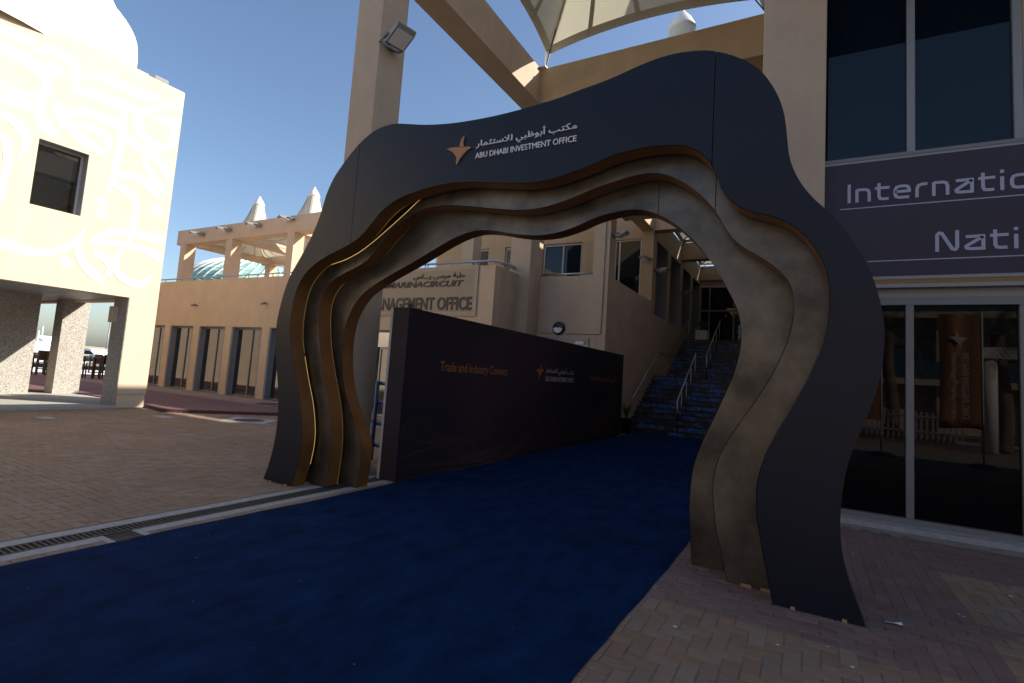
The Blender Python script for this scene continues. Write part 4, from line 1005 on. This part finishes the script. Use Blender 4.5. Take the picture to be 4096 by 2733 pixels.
# ------------------------------------------------------------------ building with calligraphy on the left
LX = -16.5
lb = thing('calligraphy_building', 'cream building with painted white calligraphy and white dome on the left', 'building', (-18, 5, 0))
wa = MB(); LE = 8.17
wa.box(-26, LX, -9, LE, 3.3, 4.975); wa.box(-26, LX, -9, LE, 6.63, 9.25); wa.box(-26, LX, -9, 5.02, 4.975, 6.63); wa.box(-26, LX, 6.06, LE, 4.975, 6.63)
wa.box(LX - .35, LX, -9, LE, 3.06, 3.3); wa.box(-26, LX - .35, LE - .35, LE, 3.06, 3.3)
wa.box(LX - .35, LX, -9, 7.15, 9.25, 9.47); wa.box(LX - .35, LX, 7.15, LE, 9.25, 9.44)
wa.build('wall', 'cream', lb)
B('parapet_block', 'cream', lb, (LX - .351, LX - .6, 6.9, 7.3, 9.25, 9.6))
wl_ = thing('roof_light', 'small grey floodlight lying on the parapet corner of the cream building', 'floodlight', (LX - .2, 7.5, 9.44))
MB().box(LX - .32, LX - .1, 7.35, 7.75, 9.47, 9.62, bev=.04).build('housing', 'reveal', wl_); B('bracket', 'black_rub', wl_, (LX - .25, LX - .15, 7.5, 7.6, 9.43, 9.48))
pr_ = B('pier', 'cream', lb, (-17.3, LX, 7.435, LE, .38, 3.059)); B('plinth', 'cream', pr_, (-17.29, LX - .02, 7.45, LE - .02, 0, .378))
B('mosaic_cladding', 'mosaic', lb, (-17.3, LX - .012, 7.42, 7.434, 0, 3.058))
for k in range(22): B('soffit_slat', 'alu', lb, (-26, LX - .36, -2 + k * .45, -2 + k * .45 + .44, 3.10, 3.14))
B('soffit_trim', 'alu', lb, (LX - .42, LX - .352, -9, 7.4, 3.06, 3.098))
B('mosaic_column', 'mosaic', lb, (-21.5, -20.9, 7.6, 8.3, 0, 3.12)); B('mosaic_column', 'mosaic', lb, (-21.5, -20.9, 3.4, 7.0, 0, 3.12))
B('wall_box', 'cream', lb, (-17.2, -17.0, 7.28, 7.419, 2.35, 2.8))
B('floor_slab', 'slab', lb, (-21.7, LX + .1, -9, 7.43, -.03, .06), (-21.7, -17.302, 7.43, 8.28, -.03, .06))
B('rear_wing', 'plaster', lb, (-44, -26.02, -9, 8.1, 0, 9.4))
for x in (-42, -39.6, -36.2, -33.8, -31.0, -28.6): B('wing_window', 'glassr', lb, (x, x + .8, 8.101, 8.13, 4.6, 5.6))
B('wing_louvre', 'alu', lb, (-35.4, -34.6, 8.101, 8.14, 2.6, 3.3)); B('wing_band', 'plaster2', lb, (-44, -26.02, 8.101, 8.16, 3.7, 3.8))
wd = B('window', 'aluw', lb, (LX - .33, LX - .28, 5.022, 5.08, 4.977, 6.628), (LX - .33, LX - .28, 6.0, 6.058, 4.977, 6.628), (LX - .33, LX - .28, 5.08, 6.0, 4.977, 5.03), (LX - .33, LX - .28, 5.08, 6.0, 6.57, 6.628))
MB().box(LX - .315, LX - .30, 5.08, 6.0, 5.03, 6.57).build('pane', 'glassr', wd)
B('window_lining', 'reveal', lb, (LX - .28, LX - .004, 6.052, 6.0585, 4.98, 6.628), (LX - .28, LX - .004, 5.022, 6.05, 6.622, 6.6285))
# dome on the roof: a flared drum and a taller dome
DX, DYc = -21.0, 3.5
def tang(px, py):
    v = wdir(px, py); t = (DX * v.x + DYc * v.y) / (v.x ** 2 + v.y ** 2); p = EYE + v * t
    return math.hypot(p.x - DX, p.y - DYc), p.z
d1, d2, d3, d4 = tang(135.6, 75), tang(137.5, 60.6), tang(120.7, 35.4), tang(100.8, 0)
d12, d23 = tang(137.2, 66), tang(131, 48)
MB().lathe([(d1[0] - .1, 9.2), d1, d12, d2, (d2[0] - .03, d2[1] + .25), (d23[0], d23[1]), d3, (d3[0] - .5, d3[1] + .05)], (DX, DYc, 0), 72).build('dome_drum', 'whitepaint', lb)
r3 = d3[0] - .01; prof = []
hd = (d4[1] - d3[1]) / math.sqrt(max(.05, 1 - (d4[0] / r3) ** 2))
for k in range(17):
    a = k / 16 * math.pi / 2; prof.append((max(.001, r3 * math.cos(a)), d3[1] - .01 + hd * math.sin(a)))
MB().lathe(prof, (DX, DYc, 0), 72).build('dome', 'whitepaint', lb)
# calligraphy: painted strokes, each a thin raised ribbon
Z1 = lambda x, y: onX(x * .6378 * S, y * .6378 * S, LX); ZC = lambda x, y: onX(x * .38259 * S, (600 + y * .38259) * S, LX)
STR = [
 (Z1, [(0,180,50),(110,220,55),(215,262,50)]), (Z1, [(165,335,8),(250,308,38),(340,315,50),(430,375,55),(480,455,55),(475,545,45)]),
 (Z1, [(0,300,60),(120,350,62),(230,425,68),(297,500,64),(280,580,50),(248,660,62),(258,740,62),(310,810,60),(370,862,14)]),
 (Z1, [(0,520,40),(60,560,44),(150,592,44),(235,605,36)]), (Z1, [(0,610,58),(100,640,58),(205,672,52)]),
 (Z1, [(372,635,24),(362,680,60),(395,740,66),(395,800,62)]), (Z1, [(400,730,30),(500,700,48),(640,740,58),(745,785,58)]),
 (Z1, [(425,770,52),(490,850,60),(570,910,56),(650,962,16)]), (Z1, [(470,765,22),(560,795,42),(640,835,50),(685,900,40),(650,962,12)]),
 (Z1, [(450,550,50),(600,600,58),(740,650,58),(870,695,52),(960,690,40)]), (Z1, [(520,492,10),(620,482,40),(740,525,60),(880,590,62),(1000,622,40)]),
 (Z1, [(772,690,50),(762,850,48),(735,1000,46),(705,1130,40),(660,1212,4)]), (Z1, [(955,695,14),(1050,662,36),(1150,672,50)]),
 (Z1, [(872,705,52),(862,780,56),(905,860,54),(980,915,44),(1070,935,20)]), (Z1, [(940,725,14),(1050,765,48),(1130,760,48)]), (Z1, [(1085,780,52),(1085,880,52),(1040,930,30)]),
 (Z1, [(780,850,46),(860,920,52),(950,965,56),(1030,1060,54),(1075,1150,50)]), (Z1, [(905,985,40),(925,1060,46),(985,1150,48),(1050,1225,10)]),
 (Z1, [(715,1115,20),(790,1100,40),(880,1120,46),(955,1190,44),(1010,1265,10)]), (Z1, [(700,1150,20),(780,1195,44),(850,1265,44),(840,1360,42),(828,1450,40)]),
 (Z1, [(0,710,55),(95,765,62),(158,850,58),(150,930,40),(110,1000,4)]), (Z1, [(0,840,30),(42,910,60),(45,1010,56),(20,1150,46),(0,1260,40)]),
 (ZC, [(0,965,118),(200,1040,100),(400,1075,86),(600,1050,72),(760,975,62),(850,880,34),(908,772,4)]),
 (ZC, [(815,930,50),(812,1060,76),(870,1190,84),(970,1290,100),(1085,1370,60)]), (ZC, [(975,1068,86),(1080,1120,82),(1150,1215,70),(1130,1320,70)]),
 (ZC, [(920,990,6),(1040,905,62),(1240,862,78),(1450,888,82),(1715,955,88)]), (ZC, [(925,988,12),(1100,968,52),(1350,1000,64),(1550,1060,86),(1690,1160,100)]),
 (ZC, [(1300,1035,20),(1215,1130,62),(1218,1260,80),(1320,1365,82),(1470,1395,74),(1602,1300,4)]),
 (ZC, [(1405,700,60),(1385,850,58),(1345,965,48)]), ]
for i, (zfn, pts) in enumerate(STR):
    q = catmull(pts, 6); mb = MB(); L, Rr = [], []
    for k in range(len(q)):
        a, b = q[max(k-1, 0)], q[min(k+1, len(q)-1)]; tx, ty = b[0] - a[0], b[1] - a[1]; ln = math.hypot(tx, ty) or 1; nx, ny = -ty / ln, tx / ln; w = max(2, q[k][2]) / 2
        L.append(zfn(q[k][0] + nx * w, q[k][1] + ny * w)); Rr.append(zfn(q[k][0] - nx * w, q[k][1] - ny * w))
    dz = Vector((.003 + i * .0003, 0, 0))
    ok = lambda p: p.y < LE - .003
    for k in range(len(q) - 1):
        if all(p.y < LE for p in (L[k], L[k+1], Rr[k], Rr[k+1])): mb.quad(L[k] + dz, L[k+1] + dz, Rr[k+1] + dz, Rr[k] + dz)
    if mb.f: mb.build('calligraphy_stroke', 'whitepaint', lb)
DIA = [(Z1, [(295,420),(355,390),(400,455),(340,480)]), (Z1, [(600,1245),(640,1225),(690,1275),(642,1297)]), (Z1, [(588,1320),(640,1302),(680,1350),(630,1372)]), (Z1, [(945,1305),(990,1285),(1020,1330),(980,1355)]), (ZC, [(605,1150),(695,1105),(770,1195),(680,1245)])]
for i, (zfn, pts) in enumerate(DIA): MB().quad(*[zfn(*p) + Vector((.0025, 0, 0)) for p in pts]).build('calligraphy_dot', 'whitepaint', lb)

# ------------------------------------------------------------------ marina beyond the left building
def stool(label, x, y, rz):
    t = thing('bar_stool', label, 'stool', (x, y, .09), 'dark wooden bar furniture on the quay', rz); loc = t.location.copy()
    def Bl(name, *b):
        mb = MB(); [mb.box(*q) for q in b]; me = bpy.data.meshes.new(name); me.from_pydata(mb.v, [], mb.f); me.materials.append(M['teak']); o = bpy.data.objects.new(name, me); COL.objects.link(o); o.parent = t
    Bl('seat', (-.22, .22, -.22, .22, .72, .77)); Bl('backrest', (-.22, .22, .18, .22, .77, 1.2))
    for sx in (-1, 1):
        for sy in (-1, 1): Bl('leg', (sx * .2 - .022, sx * .2 + .022, sy * .2 - .022, sy * .2 + .022, 0, .72))
    Bl('footrest', (-.2, .2, -.21, -.18, .28, .32), (-.2, .2, .18, .21, .28, .32))
def table(label, x, y):
    t = thing('bar_table', label, 'table', (x, y, .09), 'dark wooden bar furniture on the quay'); z = .09
    B('top', 'teak', t, (x - .4, x + .4, y - .4, y + .4, z + 1.02, z + 1.07))
    for sx in (-1, 1):
        for sy in (-1, 1): B('leg', 'teak', t, (x + sx * .34 - .03, x + sx * .34 + .03, y + sy * .34 - .03, y + sy * .34 + .03, z, z + 1.019))
def gp(px, py): q = onZ(px, py, .09); return q.x, q.y
tabs = [gp(87, 377.5), gp(104, 379), gp(37, 374), gp(98, 373.5)]
for lab, (x, y) in zip(('high dark wooden bar table left in the gap by the pier', 'high dark wooden bar table right in the gap by the pier', 'high dark wooden bar table in the narrow gap between the mosaic columns', 'high dark wooden bar table at the back of the pier gap'), tabs): table(lab, x, y)
k = 0
for (px, py), rz, lab in (((92, 378.3), .3, 'left bar stool beside the quay table in the wider gap'), ((96.5, 378.6), -.4, 'middle bar stool of the wider gap'), ((100.5, 379), .2, 'right bar stool of the wider gap'), ((40.5, 374.8), 1.2, 'bar stool with slatted back in the narrow gap'), ((44, 375), 2.0, 'bar stool at the right edge of the narrow gap')):
    x, y = gp(px, py); stool('dark wooden ' + lab, x, y, rz)
def yacht(label, px, py, X, L, Hh, deckn, seed, rz=1.2):
    c = onX(px, py, X); t = thing('yacht', label, 'yacht', (c.x, c.y, -1.1), 'white motor yachts in the marina', rz)
    rnd = random.Random(seed)
    def Lb(name, mb, m):
        me = bpy.data.meshes.new(name); me.from_pydata(mb.v, [], mb.f); me.polygons.foreach_set('use_smooth', mb.sm); me.materials.append(M[m]); o = bpy.data.objects.new(name, me); COL.objects.link(o); o.parent = t; return o
    W = L * .13; hull = MB(); n = 16; rings = []
    for i in range(n + 1):
        u = i / n; w = W * (1 - max(0, (u - .45) / .55) ** 2.2); x = -L / 2 + L * u; sheer = Hh * (.9 + .35 * u ** 2)
        rings.append(len(hull.v)); hull.v += [(x - .0, -w * .75, -.3), (x + .02 * L * u, -w, sheer), (x + .02 * L * u, w, sheer), (x, w * .75, -.3)]
    for a, b in zip(rings, rings[1:]):
        for q in range(4): hull.f.append((a + q, a + (q+1) % 4, b + (q+1) % 4, b + q)); hull.sm.append(q != 1)
    hull.f.append(tuple(rings[0] + q for q in range(4))); hull.sm.append(False)
    Lb('hull', hull, 'hull')
    z = Hh; l0, l1 = -.38 * L, .22 * L; w = W * .8
    for d in range(deckn):
        hh = Hh * .55
        Lb('deckhouse', MB().prism([(l0, z), (l1, z), (l1 - hh * 1.4, z + hh), (l0, z + hh)], lambda a, b, dd: (a, dd, b), -w, w), 'hull')
        Lb('window_band', MB().prism([(l0 + .05 * L, z + hh * .3), (l1 - hh * .7, z + hh * .3), (l1 - hh * 1.15, z + hh * .8), (l0 + .05 * L, z + hh * .8)], lambda a, b, dd: (a, dd, b), -w - .03, w + .03), 'yglass')
        Lb('overhang', MB().prism([(l0 - .06 * L, z + hh), (l1 - hh * .9, z + hh), (l1 - hh * 1.4, z + hh * 1.16), (l0 - .06 * L, z + hh * 1.12)], lambda a, b, dd: (a, dd, b), -w * 1.06, w * 1.06), 'hull')
        z += hh * 1.14; l0 += .05 * L; l1 -= .12 * L; w *= .86
    Lb('radar_arch', MB().prism([(l0 + .02 * L, z), (l0 + .10 * L, z), (l0 + .02 * L, z + Hh * .8), (l0 - .07 * L, z + Hh * .8)], lambda a, b, dd: (a, dd, b), -w, w), 'hull')
    Lb('mast', MB().tube([(l0, 0, z), (l0, 0, z + Hh * 1.6)], .05, 6), 'cap')
yacht('white motor yacht with dark windows seen in the wider pier gap', 96, 380, -46, 13, .95, 2, 1, 1.0)
yacht('white motor yacht with radar arch behind the quay tables', 88, 366, -60, 15, 1.15, 2, 2, .7)
yacht('white motor yacht in the narrow gap between the mosaic columns', 42, 372, -48, 13, 1.0, 2, 3, 1.3)
yacht('distant white motor yacht with antennas in the narrow gap', 38, 360, -90, 22, 1.5, 2, 4, .4)
mp = onX(105.5, 352, -110); ms = thing('sailboat_mast', 'thin bare sailboat mast rising in the wider pier gap', 'mast', (mp.x, mp.y, -1))
MB().tube([(mp.x, mp.y, -1), (mp.x + .05, mp.y + .1, 6.6)], .10, 8).build('mast', 'fix', ms); MB().tube([(mp.x, mp.y, 6.4), (mp.x, mp.y + 1.6, -.5)], .02, 5).build('stay', 'fix', ms)
rl = thing('quay_rail', 'thin steel guard rail along the marina quay', 'railing', (-36.6, 5, .09))
for z in (.62, 1.12): MB().tube([(-36.6, -10, z), (-36.6, 30, z)], .014, 6).build('rail', 'chrome', rl)
for k in range(27): MB().tube([(-36.6, -10 + 1.5 * k, .05), (-36.6, -10 + 1.5 * k, 1.12)], .016, 6).build('post', 'chrome', rl)

# far gridshell dome of the hotel
vd = wdir(246, 281); dcx = EYE + vd * (150 / vd.y); vt = wdir(238, 262); top = EYE + vt * (150 / vt.y)
rx = 49 / F * (dcx - EYE).length; rz_ = rx * .5; zc = top.z - rz_
hs = thing('gridshell_dome', 'distant pale green glass gridshell dome beyond the terrace posts', 'dome', (dcx.x, dcx.y, 0))
pan, rib = MB(), MB(); nu, nv = 40, 12
def dp(u, v, k=1.0):
    a = 2 * math.pi * u / nu + .05 * v; b = (math.pi / 2) * v / nv; return Vector((dcx.x + rx * k * math.cos(a) * math.cos(b), dcx.y + rx * k * math.sin(a) * math.cos(b), zc + rz_ * k * math.sin(b)))
for u in range(nu):
    for v in range(nv - 1):
        p = [dp(u, v), dp(u + 1, v), dp(u + 1, v + 1), dp(u, v + 1)]; c = sum(p, Vector()) / 4; pan.quad(*[c + (q - c) * .9 for q in p])
        rib.tube([dp(u, v, 1.01), dp(u, v + 1, 1.01)], .34, 4, False)
kind(pan.build('glass_panels', 'gridglass', hs), 'stuff'); kind(rib.build('steel_lattice', 'cap', hs), 'stuff')

# blue barrier behind the backdrop's end
bb_ = thing('blue_barrier', 'blue tubular barrier in the gap between the arch and backdrop', 'barrier', (-6.0, 6.9, 0))
for z in (.25, .62, .98, 1.32): MB().tube([(-6.6, 7.0, z), (-5.45, 6.9, z)], .035, 10).build('bar', 'blue', bb_)
for x in (-6.55, -5.5): MB().tube([(x, 6.95, 0), (x, 6.95, 1.36)], .035, 10).build('post', 'blue', bb_)

# ------------------------------------------------------------------ street side behind the photographer, seen in the panes
def mirror(px, py, Z=0.0):
    q = onZ(px, py, Z); return q.x, 2 * GY - q.y
def banner(label, px, py, h0, h1, w, rz=0.0):
    x, y = mirror(px, py); t = thing('banner_flag', label, 'banner', (x, y, 0), 'orange banners on poles facing the glass')
    MB().lathe([(.32, 0), (.33, .05), (.22, .10), (.05, .12), (.001, .12)], (x, y, 0), 20).build('base', 'blue', t)
    MB().tube([(x, y, 0), (x, y, h1 + .05)], .022, 8).build('pole', 'cap', t)
    cl_ = MB(); n = 14; m = 10
    for j in range(m + 1):
        for i in range(n + 1):
            u = i / n; v = j / m; cl_.v.append((x - w * u * (1 - .04 * math.sin(v * 3)), y + .06 * math.sin(u * 9 + v * 2) * u, h0 + (h1 - h0) * v + .03 * math.sin(u * 5) * (1 - v)))
    for j in range(m):
        for i in range(n): a = j * (n + 1) + i; cl_.f.append((a, a + 1, a + n + 2, a + n + 1)); cl_.sm.append(True)
    cl_.build('cloth', 'banner', t)
    # writing faces the glass (+Y): rotated a quarter turn, read from the glass side
    H = h1 - h0; zt = h0 + H * .66; zb_ = h0 + H * .08; xm = x - w * .52
    fnb = lambda a, b, d: (xm - b, y + .085 + d, a)
    place_text('latin_name', 'ABU DHABI INVESTMENT OFFICE', 'lettergrey', t, lambda a, b, d: (xm + .02 - b, y + .09 + d, zt - (a - zb_)), zb_, zt, -.17, -.03, .002, .003)
    place_text('arabic_name', AR1, 'lettergrey', t, lambda a, b, d: (xm + .02 - b, y + .09 + d, zt - (a - zb_)), zb_, zt, .06, .26, .002, .005)
    mb = MB()
    for poly in (BODY, WING): mb.prism([((x_ - 460) / 400 * .5, (510 - y_) / 400 * .5) for x_, y_ in poly], lambda a, b, d: (xm - a, y + d, h0 + H * .78 + b), .09, .093)
    mb.build('bird_emblem', 'lettergrey', t)
banner('orange banner with white emblem on a pole, reflected in the right door pane', 2258 * .43574, 1075 * .43574, 1.0, 4.15, .95)
banner('orange banner mostly hidden behind the arch leg in the reflection', 2022 * .43574, 1045 * .43574, 1.0, 4.1, .95)
OY = -21.0
ob = thing('opposite_building', 'beige building with balconies and blue glazing mirrored in the door panes', 'building', (0, OY, 0))
B('wall', 'plaster', ob, (-44, 26, OY - 8, OY, 0, 3.0), (-44, 26, OY - 8, OY, 5.6, 6.8), (-44, 26, OY - 8, OY - .3, 3.0, 5.6), (-44, 26, OY - 8, OY, 8.8, 10.2))
for fl in (3.0, 6.8):
    B('balcony_slab', 'plaster', ob, (-44, 26, OY, OY + 1.3, fl - .35, fl)); B('balustrade', 'steelblue', ob, (-44, 26, OY + 1.2, OY + 1.24, fl + .05, fl + .95)); B('rail', 'chrome', ob, (-44, 26, OY + 1.18, OY + 1.26, fl + .96, fl + 1.02))
    for k in range(22): B('window', 'steelblue', ob, (-43 + k * 3.1, -40.7 + k * 3.1, OY - .25, OY - .2, fl + .05, fl + 2.0))
for k in range(16): B('column', 'plaster', ob, (-42 + k * 4.4, -41.5 + k * 4.4, OY - .1, OY + .7, 0, 8.8))
kind(B('street', 'asphalt', None, (-36, 30, -19, -12.5, -.055, -.02)), 'structure'); kind(B('street_kerb', 'concrete', None, (-36, 30, -12.5, -12.2, -.05, .10)), 'structure')
kind(MB().quad((-16.4, -12.2, -.02), (12, -12.2, -.02), (12, -6, -.02), (-16.4, -6, -.02)).build('front_paving', 'paver'), 'structure')
fe = thing('picket_fence', 'white picket fence mirrored in the door panes', 'fence', (2, -12, 0))
for k in range(60): B('picket', 'fence', fe, (-6 + k * .2, -5.91 + k * .2, -12.02, -11.98, .1, 1.25))
for z in (.35, 1.0): B('fence_rail', 'fence', fe, (-6, 6, -11.97, -11.94, z, z + .08))
x, y = mirror(2272 * .43574, 1040 * .43574); wc = thing('white_column', 'round white column carrying a pale beam in the reflection', 'column', (x, y, 0))
MB().tube([(x, y, 0), (x, y, 3.4)], .24, 20).build('shaft', 'whitepaint', wc); B('beam', 'whitepaint', wc, (x - .3, x + 8, y - .3, y + .3, 3.402, 3.8))
def palm(label, x, y, h, seed):
    t = thing('palm_tree', label, 'palm tree', (x, y, 0), 'date palms across the street'); rnd = random.Random(seed)
    tr = MB(); n = int(h / .16); tr.tube([(x + .1 * math.sin(k * .2), y, h * k / n) for k in range(n + 1)], [.26 - .06 * k / n + (.03 if k % 2 else 0) for k in range(n + 1)], 10); tr.build('trunk', 'bark', t)
    cr_ = MB(); c = Vector((x + .1 * math.sin(n * .2), y, h))
    for k in range(46):
        a = rnd.uniform(0, 6.283); el = rnd.uniform(-.35, 1.35); Lf = rnd.uniform(2.2, 3.0); d = Vector((math.cos(a), math.sin(a), 0)); sd = Vector((-d.y, d.x, 0)); p = c.copy(); pts = [p.copy()]; e = el
        for q in range(14): p = p + (d * math.cos(e) + Vector((0, 0, math.sin(e)))) * Lf / 14; e -= .11; pts.append(p.copy())
        for q in range(2, 15):
            for s_ in (-1, 1):
                for r_ in (0, .5):
                    b = pts[q - 1].lerp(pts[q], r_); fw = (pts[q] - pts[q - 1]).normalized(); ll = .45 * (1 - abs(q - 7) / 11); tip = b + sd * s_ * ll * .8 + fw * ll * .55 + Vector((0, 0, -.16 * ll)); cr_.quad(b - fw * .012, b + fw * .02, tip)
    cr_.build('crown', 'palmleaf', t)
palm('date palm with full crown beside the white column in the reflection', 6.4, -9.0, 4.4, 1); palm('date palm nearer the fence in the reflection', 3.4, -12.8, 4.8, 2); palm('date palm over the street far from the glass', 10.5, -11.0, 5.0, 3)
